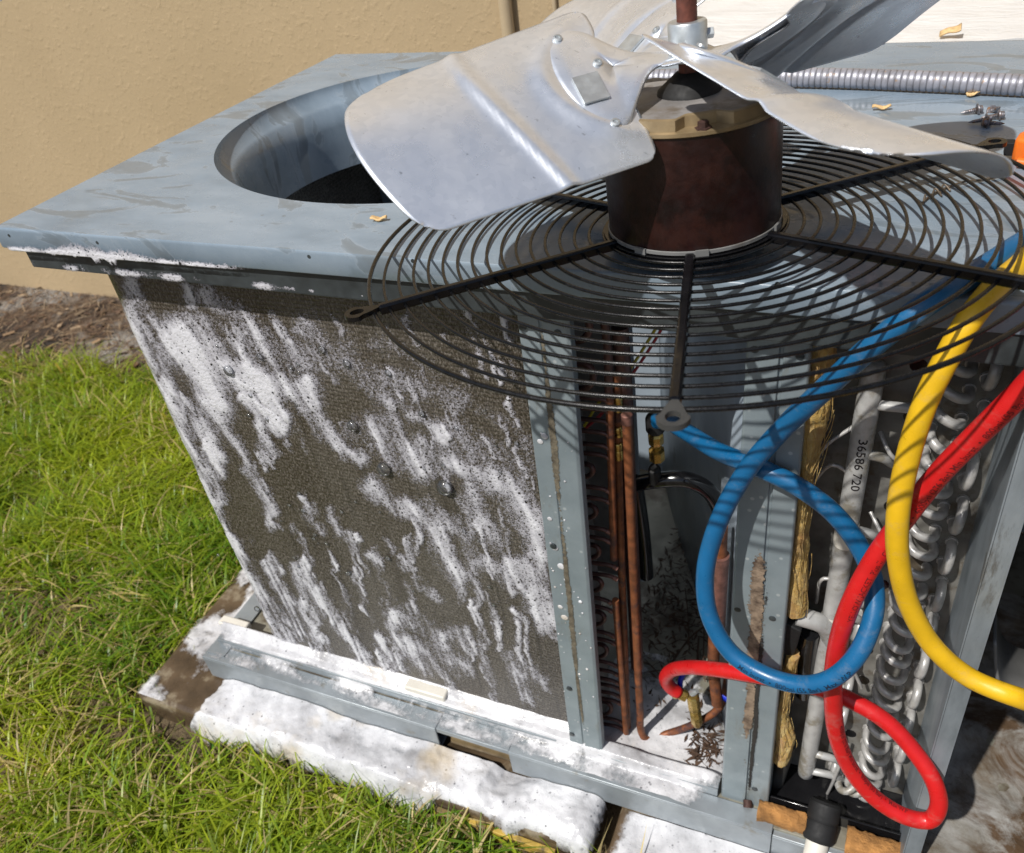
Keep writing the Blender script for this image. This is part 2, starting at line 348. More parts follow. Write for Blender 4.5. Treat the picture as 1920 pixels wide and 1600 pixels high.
m = Mat('bubble'); fr = m.n('Fresnel', IOR=1.6); gl = m.n('BsdfGlossy', Roughness=.08); tr = m.n('BsdfTransparent')
lw = m.n('LayerWeight', Blend=.12); tr.inputs[0].default_value = (.93, .94, .95, 1)
df = m.n('BsdfDiffuse'); df.inputs[0].default_value = (.75, .77, .79, 1)
mx = m.n('MixShader'); m.put(mx.inputs[0], m.ramp(lw.outputs['Facing'], [(.35, .05), (.8, .8)])); m.put(mx.inputs[1], tr); m.put(mx.inputs[2], df)
mx2 = m.n('MixShader'); m.put(mx2.inputs[0], fr); m.put(mx2.inputs[1], mx); m.put(mx2.inputs[2], gl); m.put(m.out.inputs[0], mx2); M['bubble'] = m.m
# ground: sandy soil, dark mulch and dry thatch
m = Mat('soil')
c = m.ramp(m.noise(7, 7, .65), [(.3, (.05, .034, .018)), (.5, (.12, .085, .045)), (.7, (.20, .15, .085))])
pos = m.n('SeparateXYZ'); m.put(pos.inputs[0], m.tc.outputs['Object'])
far = m.math('ADD', pos.outputs[1], m.math('MULTIPLY', m.noise(5, 4), .5))
mul = m.ramp(m.noise(3.1, 5, .6), [(.42, (.030, .022, .018)), (.5, (.095, .06, .035)), (.58, (.24, .22, .195)), (.7, (.33, .31, .285))])
c = m.mix(m.ramp(m.math('MULTIPLY', far, .5), [(.59, 0.), (.66, 1.)]), c, mul)
m.set(Base_Color=c, Roughness=.9); m.bump(m.noise(60, 6, .7), .9, .012); M['soil'] = m.m
m = Mat('grass_blade'); cc = m.attr('col', 'Color')
m.set(Base_Color=cc, Roughness=.38, Specular_IOR_Level=.4)
tl = m.n('BsdfTranslucent'); m.put(tl.inputs[0], m.mix(1., cc, (1.5, 1.45, .55), 'MULTIPLY')); ms = m.n('MixShader'); m.put(ms.inputs[0], .45)
m.put(ms.inputs[1], m.b.outputs[0]); m.put(ms.inputs[2], tl); m.put(m.out.inputs[0], ms); M['grass'] = m.m
m = Mat('needle'); m.set(Base_Color=m.attr('col', 'Color'), Roughness=.7); M['needle'] = m.m
# ================================================================== setting
g = MB(); n = 24
g.grid([[(-60+120*i/n, -60+120*j/n, 0) for i in range(n+1)] for j in range(n+1)])
tag(g.build('ground', M['soil'], smooth=None), 'sandy soil lawn ground', None, None, 'structure')
wall = MB().box((-9, 1.42, -.05), (9, 1.66, 4.2)).build('house_wall', M['stucco'])
tag(wall, 'tan stucco house wall behind the air conditioner', 'wall')
for px, py, r, lab in ((945, 18, .017, 'thick beige conduit pipe running up the stucco wall'), (1036, 2, .006, 'thin beige cable running up the stucco wall')):
    p = PY(px, py, 1.42-r)
    t = MB().tube([(p[0]-.0, 1.42-r, .1), (p[0]+.004, 1.42-r, 1.0), (p[0]+.05, 1.42-r, 2.6)], r, 14)
    for z in (.7, 1.6): t.box((p[0]-r*1.8, 1.412, z), (p[0]+r*2.2, 1.419, z+.02))
    tag(t.build('wall_conduit', M['beige_paint']), lab, 'conduit')
# white-coated duct between the unit and the wall
A = []
for i in range(61):
    row = []
    for j in range(25):
        x = .62+1.15*i/60; y = .80+.62*j/24
        row.append((x, y, 1.062+.006*fbm(x*14, y*20, 3)+.02*max(0, (y-1.36)/.06)*fbm(x*9, 0*y, 8)))
    A.append(row)
A = np.array(A); skirt = A[0:1].copy(); skirt[..., 2] = .2
d = MB(); d.grid(np.concatenate([skirt, A])); fr = A[:, 0:1].copy(); fr2 = fr.copy(); fr2[..., 2] = .2
d.grid(np.concatenate([fr2, fr], 1))
duct = d.build('duct', M['white_coating'], smooth=60); tag(duct, 'white sealant coated duct joining the unit to the stucco wall', 'duct')

# ================================================================== pads under the unit
pad = MB().box((-.155, -.088, -.02), (.825, .86, .062)).build('equipment_pad', M['concrete_wet'], bevel=.012)
tag(pad, 'wet brown equipment pad under the coil, smothered in suds', 'pad')
lab = empty('pad_label', PY(930, 1552, -.094), 'yellow plastic strip with black lettering on the pad edge', 'label')
l0 = PY(812, 1512, -.095); l1 = PY(1040, 1600, -.095)
zt = .040
lb = MB().hexa([(l0[0], -.098, .004), (l1[0], -.098, .004), (l1[0], -.0885, .004), (l0[0], -.0885, .004), (l0[0], -.098, zt), (l1[0], -.098, zt-.006), (l1[0], -.0885, zt-.006), (l0[0], -.0885, zt)])
strip = lb.build('strip', M['label_yellow'], lab, bevel=.001)
def text_mesh(txt, size, bold=0.):
    cu = bpy.data.curves.new('lettering', 'FONT'); cu.body = txt; cu.size = size; cu.offset = bold; cu.resolution_u = 3
    o = bpy.data.objects.new('lettering', cu); col.objects.link(o); bpy.context.view_layer.update()
    me = bpy.data.meshes.new_from_object(o.evaluated_get(bpy.context.evaluated_depsgraph_get()))
    bpy.data.objects.remove(o); bpy.data.curves.remove(cu)
    V = np.array([v.co[:] for v in me.vertices]); F = [tuple(p.vertices) for p in me.polygons]; bpy.data.meshes.remove(me)
    return V, F
V, F = text_mesh('HURRICANE', .026, .0006)
sx = (l1[0]-l0[0])*.62/V[:, 0].max()
MB().add([(l0[0]+.018+v[0]*sx, -.0984, .014+v[1]*.95) for v in V], F).build('lettering', M['ink'], strip)
pad2 = MB().box((.862, -.10, -.02), (1.75, .86, .060)).build('equipment_pad', M['concrete_wet'], bevel=.012)
tag(pad2, 'grey pad slab below the opened front bays', 'pad')

# ================================================================== the air conditioner
ac = empty('air_conditioner', (.04, 0, .066), 'opened packaged air conditioner with blue-grey top and suds running down its coil', 'air conditioner')
ZT = 1.074
# --- top panel with rolled fan opening
FL, FR, BR, BL = np.array([.036, .004]), np.array([1.76, .016]), np.array([1.76, .757]), np.array([.097, .786])
hc = np.array([.498, .427]); hr = np.array([.345, .297])
def ray_rect(a):
    d = np.array([math.cos(a), math.sin(a)]); best = 9
    for p, q in ((FL, FR), (FR, BR), (BR, BL), (BL, FL)):
        e = q-p; den = d[0]*e[1]-d[1]*e[0]
        if abs(den) < 1e-9: continue
        t = ((p[0]-hc[0])*e[1]-(p[1]-hc[1])*e[0])/den; u = ((p[0]-hc[0])*d[1]-(p[1]-hc[1])*d[0])/den
        if t > 0 and -1e-9 <= u <= 1+1e-9: best = min(best, t)
    return hc+d*best
angs = sorted(set([round(a, 6) for a in np.linspace(-math.pi, math.pi, 180, endpoint=False)]+[round(math.atan2(*(p-hc)[::-1]), 6) for p in (FL, FR, BR, BL)]))
rows = []
for a in angs:
    e = hc+hr*np.array([math.cos(a), math.sin(a)]); o = ray_rect(a); r = []
    inn = (hc-e)/np.linalg.norm(hc-e)
    for dep, k in ((.135, .030), (.10, .0305), (.06, .031)): r.append((*(e+inn*k), ZT-dep))
    for k in range(1, 8):
        b = math.pi/2*k/7; r.append((*(e+inn*(.031*(1-math.sin(b)))), ZT-.034*(1-math.sin(b))*1-.034*(math.cos(b)-(1-math.sin(b)))*.6))
    for k in (.02, .25, .5, .75, .975, .993): r.append((*(e+(o-e)*k), ZT))
    n_ = (o-hc)/np.linalg.norm(o-hc)
    r.append((*(e+(o-e)*.9985), ZT-.0012)); r.append((*o, ZT-.004)); r.append((*o, ZT-.028)); r.append((*(o-n_*.0015), ZT-.030)); r.append((*(o-n_*.012), ZT-.030))
    rows.append(r)
rows.append(rows[0])
tp = MB(); tp.grid(np.array(rows)); top = tp.build('top_panel', M['top'], ac, smooth=50)
for px, py in ((19, 441), (578, 483), (1455, 541), (183, 455), (772, 492)):
    p = PY(px, py, .006); MB().lathe([(.0025, -.002), (.0025, .0006)], (p[0], .0045+.007*(p[0]-.036), p[2]), (0, -1, 0), 12).build('screw_hole', M['dark_strip'], top)
fr = MB().box((.06, .016, 1.012), (1.74, .022, 1.046)); fr.box((.06, .0165, 1.0105), (1.74, .034, 1.0135)); fr.build('top_frame', M['dark_strip'], ac)
# --- condenser coil wrapping the left end
XC, YC, RC = .097, .066, .055
def plan(s):                                   # arc length from the right end -> outer plan point and normal
    L1 = .80-(XC+RC)
    if s <= L1: return (.80-s, YC), (0, -1)
    t = s-L1; La = RC*math.pi/2
    if t <= La:
        a = t/RC; return (XC+RC-RC*math.sin(a), YC+RC-RC*math.cos(a)), (-math.sin(a), -math.cos(a))
    return (XC, YC+RC+(t-La)), (-1, 0)
S = list(np.linspace(0, .64, 12))+list(np.linspace(.648, .648+RC*math.pi/2, 14))+list(np.linspace(.76, 1.38, 8))
zz = np.linspace(.131, 1.045, 10)
outer = [[(*plan(s)[0], z) for z in zz] for s in S]
inner = [[(plan(s)[0][0]-plan(s)[1][0]*.042, plan(s)[0][1]-plan(s)[1][1]*.042, z) for z in zz] for s in S]
cm = MB(); cm.grid(np.array(outer)); cm.grid(np.array(inner)[:, ::-1])
for e in (0, -1): cm.grid(np.array([[o[e] for o in outer], [i[e] for i in inner]]))
cm.grid(np.array([outer[0], inner[0]])); cm.grid(np.array([outer[-1], inner[-1]]))
cm.build('condenser_coil', M['coil'], ac, smooth=50)
# coil end plate with the hairpin holes, just behind the corner post
MB().box((.800, .078, .132), (.803, .150, 1.03)).build('coil_end_plate', M['old_sheet'], ac)
# --- posts: folded sheet profiles
def post(name, tl, tr, bl, br, prof, mat):
    tl, tr, bl, br = [PY(*p, .040) for p in (tl, tr, bl, br)]
    zb, zt_ = .128, 1.046
    def at(u, z):
        k = (z-.13)/(1.01-.13); l = bl[0]+(tl[0]-bl[0])*k; r = br[0]+(tr[0]-br[0])*k; return l+(r-l)*u
    pr = []
    m = MB(); n = len(prof)
    zs = np.linspace(zb, zt_, 12); vs = []; fs = []
    for z in zs:
        for u, y in prof: vs.append((at(u, z), y, z))
    for i in range(len(zs)-1):
        for k in range(n): l = (k+1) % n; fs.append((i*n+k, i*n+l, (i+1)*n+l, (i+1)*n+k))
    fs.append(tuple(range(n))[::-1]); fs.append(tuple((len(zs)-1)*n+k for k in range(n)))
    m.add(vs, fs); o = m.build(name, mat, ac, smooth=None, bevel=.0012); return o, at
p1, at1 = post('corner_post', (967, 575), (1064, 565), (1068, 1390), (1127, 1390),
   [(0, 0.0480), (0, 0.0405), (.40, 0.0405), (.41, 0.0425), (.47, 0.0425), (.48, 0.0385), (.93, 0.0385), (1, 0.0410), (1, 0.0540), (.965, 0.0540), (.965, 0.0460), (.5, 0.0455), (.4, 0.0480)], M['post'])
p2, at2 = post('divider_post', (1402, 600), (1527, 600), (1352, 1490), (1442, 1490),
   [(0, 0.0880), (0, 0.0405), (.04, 0.0380), (.52, 0.0380), (.53, 0.0415), (.58, 0.0415), (.59, 0.0390), (.97, 0.0390), (1, 0.0410), (1, 0.0730), (.975, 0.0730), (.975, 0.0455), (.5, 0.0465), (.03, 0.0455), (.03, 0.0880)], M['post'])
for p, lst in ((p1, ((980, 614), (1046, 624), (1037, 1025), (1067, 1292), (1072, 1378))), (p2, ((1415, 655), (1500, 668), (1383, 1143), (1448, 1160), (1415, 1480)))):
    for px, py in lst:
        q = PY(px, py, .0385); MB().lathe([(.0044, -.003), (.0044, .0007), (.0030, .0010)], (q[0], .0386, q[2]), (0, -1, 0), 12).build('screw_hole', M['dark_strip'], p)
# caked dirt and rust scale running down the folds
def scale_mat(key, c0, c1):
    m = Mat(key); c = m.ramp(m.noise(55, 6, .65), [(.35, c0), (.6, c1)])
    al = m.ramp(m.math('ADD', m.attr('dens'), m.math('MULTIPLY', m.math('SUBTRACT', m.noise(190, 5, .7), .5), 1.5)), [(.38, 0.), (.52, 1.)])
    m.set(Base_Color=c, Roughness=.85, Alpha=al); m.bump(m.noise(240, 4, .7), .6, .002); M[key] = m.m
scale_mat('caked_dirt', (.055, .045, .03), (.17, .145, .10)); scale_mat('rust_scale', (.07, .045, .03), (.27, .20, .14)); scale_mat('black_scale', (.012, .011, .010), (.03, .026, .022))
def caked(parent, at, u0, wd, z0, z1, y, mat, seed, name):
    U, Zg = np.meshgrid(np.linspace(u0-wd, u0+wd, 22), np.linspace(z0, z1, 160), indexing='ij')
    Dn = np.clip(1-np.abs(U-u0-.10*(fbm(Zg*9, 0*U, seed)-.5))/(wd*(.25+.9*fbm(Zg*14, 0*U, seed+1))), 0, 1)*np.clip(fbm(Zg*7, 0*U, seed+2)*2.4-.5, 0, 1)*np.clip((Zg-z0)/.05, 0, 1)*np.clip((z1-Zg)/.05, 0, 1)
    V_ = np.array([(at(u, z), y, z) for u, z in zip(U.ravel(), Zg.ravel())]); I = np.arange(U.size).reshape(U.shape); F_ = np.stack([I[:-1, :-1], I[:-1, 1:], I[1:, 1:], I[1:, :-1]], -1).reshape(-1, 4)
    return obj(name, npmesh(name, V_, F_, True, {'dens': Dn.ravel()*1.1}), mat, parent)
caked(p1, at1, .46, .14, .20, 1.0, .0377, M['caked_dirt'], 5, 'caked_dirt'); caked(p2, at2, .46, .22, .20, .72, .0374, M['rust_scale'], 15, 'rust_scale')
caked(p2, at2, .60, .09, .15, .66, .0370, M['black_scale'], 25, 'caked_dirt')
simple('old_brass', (.17, .12, .06), .4, .5, .4, 30)
# --- base rails, pan and lips
bp = MB().box((-.012, .0125, .098), (1.75, .775, .1285)); bp.build('base_pan', M['floor_pan'], ac, bevel=.001)
def rail(x0, x1):
    m = MB(); m.box((x0, 0, .068), (x1, .004, .126)); m.box((x0, .0, .126), (x1, .034, .1312)); m.box((x0, .004, .068), (x1, .03, .0705))
    return m.build('base_rail', M['rail'], ac, bevel=.0015)
rail(-.018, .520); rail(.664, 1.108)
m = MB().box((.5205, 0.002, .119), (.6635, .046, .1306)); m.build('base_rail', M['rail'], ac, bevel=.001)
MB().tube([(.535+.01, .020, .098), (.662, .020, .098)], .0165, 20).build('fork_sleeve', M['old_brass'], ac)
m = MB(); m.box((1.1085, .003, .060), (1.75, .008, .118)); m.box((1.1085, .003, .118), (1.75, .045, .123)); m.build('base_rail', M['rail'], ac, bevel=.0015)
m = MB().box((-.014, .012, .07), (-.010, .775, .131)); m.box((-.0135, .012, .131), (.03, .775, .134)); m.build('side_rail', M['rail'], ac)
m = MB(); m.box((.0, .0360, .1315), (.742, .0395, .150)); m.box((.0, .0395, .146), (.742, .0545, .1505)); m.build('coil_channel', M['rail'], ac, bevel=.001)
for px, py, w_ in ((800, 1295, .042), (440, 1172, .034)):
    q = PZ(px, py, .158); MB().box((q[0]-w_, q[1]-.010, .1505), (q[0]+w_, q[1]+.012, .166)).build('spacer_block', M['pvc'], ac, bevel=.003)
m = MB(); m.box((.812, .034, .1300), (1.018, .038, .149)); m.box((.812, .038, .1455), (1.018, .056, .1495)); m.build('bay_lip', M['rail'], ac, bevel=.001)
MB().box((1.094, .05, .1290), (1.29, .62, .1335)).build('drip_tray', M['wet_black'], ac)
MB().box((1.094, .046, .1300), (1.29, .0495, .156)).build('tray_lip', M['wet_black'], ac, bevel=.001)
# --- partition between the bays, rear and end sheets
pl = spline([(1.034, .075, 0), (1.012, .13, 0), (.955, .30, 0), (.885, .45, 0), (.80, .62, 0), (.735, .765, 0)], .02)
m = MB(); m.grid(np.array([[(p[0], p[1], .1287), (p[0], p[1], 1.036)] for p in pl])); pt = m.build('partition', M['grey_panel'], ac, smooth=60)
so_ = pt.modifiers.new('solid', 'SOLIDIFY'); so_.thickness = .0015
MB().box((.10, .7755, .129), (1.74, .778, 1.04)).build('rear_sheet', M['grey_panel'], ac)
MB().box((1.741, .03, .129), (1.745, .77, 1.04)).build('end_sheet', M['old_sheet'], ac)
q0 = PY(1062, 560, .34); q1 = PY(1168, 560, .34)
m = MB(); m.box((q0[0]-.10, .340, .25), (q1[0], .343, 1.035)); m.box((q1[0]-.002, .33, .25), (q1[0]+.001, .3395, 1.035)); m.build('baffle_sheet', M['old_sheet'], ac)
a0 = PY(1168, 560, .30); a1 = PY(1182, 560, .30)
MB().box((a0[0], .296, .30), (a1[0], .302, 1.035)).build('baffle_flange', M['grey_panel'], ac)
# --- refrigerant headers and hairpins beside the corner post
def pipe(name, pts, r, mat, parent=ac, n=12, step=.008):
    return MB().tube(spline([PY(*p) for p in pts], step), r, n).build(name, mat, parent, smooth=60)
YH = .095
hd = pipe('header_pipe', [(1143, 742, YH), (1147, 900, YH), (1151, 1048, YH)], .0052, M['copper_aged'])
hb = pipe('header_pipe', [(1156, 700, YH+.014), (1160, 900, YH+.014), (1166, 1080, YH+.014), (1177, 1374, YH+.010)], .0058, M['copper_aged'])
hd3 = pipe('header_pipe', [(1154, 1125, YH-.004), (1163, 1240, YH-.004), (1174, 1374, YH-.004)], .0052, M['copper_aged'])
hc3 = pipe('header_pipe', [(1175, 779, YH), (1180, 900, YH), (1187, 1060, YH), (1200, 1330, YH), (1203, 1374, YH), (1212, 1386, YH), (1250, 1376, .115), (1305, 1356, .125), (1350, 1325, .14), (1365, 1270, .16)], .0062, M['copper_aged'])
q = PY(1175, 779, YH); MB().lathe([(.0072, -.012), (.0072, .001), (.004, .003)], q, (0, 0, 1), 12).build('pipe_cap', M['copper_pink'], hc3)
pipe('riser_pipe', [(1162, 612, .12), (1167, 680, .12), (1172, 760, .12), (1176, 860, .125), (1186, 1060, .13), (1195, 1250, .13)], .0105, M['copper_dark'])
pipe('discharge_pipe', [(1060, 566, .11), (1105, 572, .105), (1128, 590, .105), (1138, 640, .105), (1142, 742, .1)], .0055, M['copper_dark'])
for y0, y1, r in ((742, 772, .0062), (800, 812, .006), (830, 862, .0062)):
    a, b = PY(1158, y0, YH+.010), PY(1160, y1, YH+.010); MB().lathe([(r*.8, 0), (r, .002), (r, .01), (r*.85, .012), (r, .014), (r, np.linalg.norm(b-a)-.002), (r*.6, np.linalg.norm(b-a))], a, b-a, 10).build('valve_core', M['brass'], hb)
def edge_px(py): return 1064+(1127-1064)*(py-565)/(1390-565)
def head_px(py): return 1148 if py < 1050 else (1160 if py < 1120 else 1150+(py-1120)*.09)
for py in (747, 767, 788, 810, 834, 852, 915, 935, 991, 1009, 1058, 1078, 1123, 1139, 1186, 1200, 1242, 1258, 1274, 1285, 1299, 1312, 1348, 1360):
    x0 = edge_px(py)-18; x1 = head_px(py)
    pts = [PY(x0, py-6, .092), PY(x0+22, py-3, .092), PY(x1-14, py+3, .093), PY(x1-3, py+9, .094)]
    MB().tube(spline(pts, .004), .0032, 8).build('tube_stub', M['copper_dark'], ac, smooth=60)
    MB().tube(spline(pts, .002)[-4:], .0036, 8).build('braze', M['copper_pink'], ac, smooth=60)
for py in (615, 706, 882, 959, 1034, 1096, 1159, 1220, 1328):
    x0 = edge_px(py)-14; w_ = 44 if py < 800 else 30; hgt = 24 if py < 800 else 12
    a, b = PY(x0, py-hgt, .10), PY(x0, py+hgt, .10); c = PY(x0+w_+8, py, .088)
    ctr = (a+b)/2; pts = [a]
    for k in range(9):
        t = math.pi*k/8; pts.append(ctr+(a-ctr)*math.cos(t)+(c-ctr)*(.55+.45*math.sin(t)))
    pts.append(b); MB().tube(spline(pts, .003), .0046 if py < 800 else .0036, 8).build('return_bend', M['copper_dark'], ac, smooth=60)
# suction line and the service valve the blue hose is screwed to
sv = pipe('suction_line', [(1150, 925, .17), (1192, 908, .165), (1240, 900, .165), (1285, 899, .17), (1322, 915, .18), (1346, 948, .19), (1356, 1000, .20), (1360, 1080, .20)], .0115, M['wet_black'], n=16)
pipe('accumulator', [(1190, 900, .22), (1205, 1000, .23), (1212, 1080, .23)], .012, M['wet_black'])
a = PY(1228, 906, .162); b = PY(1226, 842, .150); d_ = b-a; L = np.linalg.norm(d_)
MB().lathe([(.0075, 0), (.0085, .004), (.0085, L*.42), (.0060, L*.44), (.0060, L*.5)], a, d_, 14).build('valve_stem', M['rubber'], sv)
pipe('liquid_line', [(1352, 985, .115), (1349, 1060, .12), (1342, 1160, .125), (1338, 1250, .125), (1345, 1320, .12)], .0092, M['copper_aged'])
pipe('filter_drier', [(1350, 1040, .118), (1346, 1110, .12), (1343, 1170, .122)], .013, M['copper_pink'])
for c_, mat, pts in (('yellow', 'wire_yellow', [(1252, 578, .20), (1215, 640, .19), (1175, 700, .165), (1128, 748, .14), (1095, 800, .12)]), ('red', 'wire_red', [(1256, 590, .20), (1222, 648, .19), (1180, 710, .165), (1132, 772, .14), (1078, 820, .12)])):
    pipe(c_+'_wire', pts, .0021, M[mat], n=8)
# crushed leaf litter lying on the bay floor
lm = MB()
for k in range(900):
    p = PZ(rng.normal(1265, 55), rng.normal(1150, 90) if k < 640 else rng.normal(1385, 35), .131) if k < 640 else PZ(rng.normal(1325, 18), rng.normal(1410, 28), .131)
    if not (.80 < p[0] < 1.01 and p[1] > .05): continue
    a = rng.uniform(0, 6.28); l = rng.uniform(.003, .014)*(1+1.5*(rng.random() < .06)); w_ = rng.uniform(.0005, .0030); t = rng.uniform(-.3, .5); u = np.array([math.cos(a), math.sin(a), t])*l; v = np.array([-math.sin(a), math.cos(a), rng.uniform(-.5, .5)])*w_
    p[2] += rng.uniform(.002, .014); lm.add([p-u-v*.2, p-v, p+u, p+v], [(0, 1, 2, 3)])
for k in range(9):
    p = PZ(rng.normal(1255, 45), rng.normal(1110, 70), .14); a = rng.uniform(0, 3.1); u = np.array([math.cos(a), math.sin(a), .15])*rng.uniform(.03, .07)
    if p[0]-abs(u[0]) > .80 and p[0]+abs(u[0]) < .97: lm.tube(spline([p-u, p+np.array([0, .004, .012]), p+u], .01), rng.uniform(.0010, .0020), 6)
tag(lm.build('leaf_litter', M['leaf_litter'], smooth=None), 'dark leaf litter and twigs on the open bay floor', 'litter', None, 'stuff')

# --- evaporator bay
YE = .125
MB().box((1.098, YE, .135), (1.285, YE+.003, 1.03)).build('tube_sheet', M['tube_sheet'], ac)
m = MB(); m.hexa([(1.2855, .0, .130), (1.2870, -.0, .130), (1.2870, YE, .130), (1.2855, YE, .130), (1.279, .0, 1.036), (1.2805, .0, 1.036), (1.2805, YE, 1.036), (1.279, YE, 1.036)])
m.hexa([(1.2875, .0, .130), (1.3075, .002, .130), (1.3075, .0035, .130), (1.2875, .0015, .130), (1.281, .0, 1.036), (1.301, .002, 1.036), (1.301, .0035, 1.036), (1.281, .0015, 1.036)])
sp_ = m.build('side_panel', M['galv_old'], ac)
for px, py in ((1783, 1142), (1730, 1320), (1687, 1467), (1848, 917)):
    q = PX(px, py, 1.284); MB().lathe([(.0055, -.002), (.0055, .0012)], (1.2805+.0048*(1.036-q[2])/.906, q[1], q[2]), (-1, 0, 0), 12).build('panel_hole', M['wet_black'], sp_)
# ladder of cross-over bends, each a small U of its own
def ubend_mesh(dx, dz, out, r):
    pts = [np.array([0, .012, 0.])]
    for k in range(11):
        t = math.pi*k/10; s = (1-math.cos(t))/2; pts.append(np.array([dx*s, -out*math.sin(t)**.8, dz*s]))
    pts.append(np.array([dx, .012, dz])); b = MB().tube(spline(pts, .003), r, 9)
    for p in (pts[0], pts[-1]): b.lathe([(r, 0), (r*1.45, .001), (r*1.5, .004), (r*1.25, .007), (r*1.25, .012)], p+np.array([0, .003, 0]), (0, -1, 0), 10)
    return b.mesh('u_bend', 50)
ua = ubend_mesh(.030, -.014, .022, .0056); ub = ubend_mesh(-.004, -.034, .021, .0058); uc = ubend_mesh(.026, .016, .024, .0058)
zt0 = .955
for k in range(25):
    z = zt0-k*.0335; x = 1.214+.0002*k
    o = obj('u_bend', ua, M['alu_tube'], ac, (x+rng.normal(0, .0012), YE-.006, z+rng.normal(0, .0012))); o.rotation_euler = (rng.normal(0, .08), rng.normal(0, .06), rng.normal(0, .1))
for k in range(12):
    z = .958-k*.067; obj('u_bend', ub, M['alu_tube'], ac, (1.262+.0006*k+rng.normal(0, .001), YE-.006, z))
for k in range(7):
    z = .60-k*.067; obj('u_bend', ub, M['alu_tube'], ac, (1.181+.0004*k, YE-.004, z))
for k in range(12):
    z = .93-k*.067; MB().lathe([(.0085, -.001), (.0085, .0008)], (1.193+.003*(k % 3), YE-.0002, z), (0, -1, 0), 12).build('tube_hole', M['wet_black'], ac)
obj('u_bend', uc, M['alu_white'], ac, (1.205, YE-.012, .152)); obj('u_bend', uc, M['alu_white'], ac, (1.190, YE-.02, .165))
# suction manifold with hand-written number, its stubs and tape
h0, h1 = PY(1640, 682, .092), PY(1510, 1452, .092); ax = h1-h0; LH = np.linalg.norm(ax); ax /= LH
man = MB().lathe([(.004, -.003), (.0105, .0), (.0122, .006)]+[(.0122+.0003*(i % 2), .05+.0035*i) for i in range(16)]+[(.0122, .11), (.0122, LH-.02), (.0115, LH-.004), (.006, LH)], h0, ax, 24).build('manifold', M['alu_white'], ac, smooth=60)
for t0, t1 in ((.285, .335), (.50, .53)): MB().lathe([(.0128, 0), (.0132, .004), (.0132, LH*(t1-t0)-.006), (.0126, LH*(t1-t0))], h0+ax*LH*t0, ax, 20, False).build('tape_wrap', M['pvc'], man)
for py, l in ((762, 110), (855, 62), (997, 62), (1155, 60), (1300, 60), (1418, 62), (1450, 70)):
    k = (py-682)/(1452-682); px = 1640-130*k; r = .0058
    pts = [PY(px+4, py-6, .092), PY(px+22, py-2, .090), PY(px+l*.72, py+4, .094), PY(px+l, py+14, .115)]
    MB().tube(spline(pts, .004), r, 10).build('manifold_stub', M['alu_white'], ac, smooth=60)
V, F = text_mesh('36586 720', .021, .0001)
V = V*np.array([.62, .62, 1]); c0 = h0+ax*LH*.115
ue = np.cross(ax, [0, 1, 0]); ue /= np.linalg.norm(ue); ve = np.cross(ax, ue); ve = ve if ve[1] < 0 else -ve; ue = np.cross(ve, ax) if np.cross(ve, ax)[0] > 0 else -np.cross(ve, ax)
vs = []
for v in V:
    a = (v[1]-.006)/.0124; vs.append(c0+ax*v[0]*1.35+.0129*(ue*math.sin(a+.25)+ve*math.cos(a+.25)))
MB().add(vs, F).build('handwriting', M['ink'], man)
# distributor capillaries
for k in range(14):
    x = rng.uniform(1500, 1590); pts = [PY(x+rng.uniform(10, 40), 640+rng.uniform(-20, 60), YE-.01), PY(x, 900+rng.uniform(-60, 60), .105), PY(x-12+rng.uniform(-8, 12), 1050, .10), PY(x-22, 1190+rng.uniform(-40, 40), .105)]
    pipe('capillary_tube', pts, .0021, M['alu_tube'], n=7)
for (x0, y0), (x1, y1), (x2, y2) in (((1510, 925), (1562, 872), (1612, 905)), ((1505, 1010), (1540, 845), (1600, 800)), ((1530, 1130), (1545, 1085), (1590, 1095)), ((1590, 1395), (1560, 1470), (1545, 1500)), ((1650, 810), (1668, 850), (1690, 870)), ((1632, 960), (1655, 1005), (1668, 1030)), ((1605, 1150), (1580, 1190), (1615, 1290))):
    pipe('capillary_tube', [(x0, y0, .105), (x1, y1, .088), (x2, y2, .098)], .0024, M['alu_tube'], n=7)
pipe('outlet_elbow', [(1495, 1155, .07), (1520, 1162, .072), (1545, 1172, .08), (1560, 1200, .09)], .0125, M['alu_white'], n=14)
pipe('outlet_collar', [(1518, 1186, .085), (1514, 1215, .09), (1508, 1300, .10)], .013, M['wet_black'], n=14)
pipe('foam_sleeve', [(1478, 1395, .09), (1462, 1445, .088), (1446, 1495, .085)], .012, M['dark_metal'], n=12)
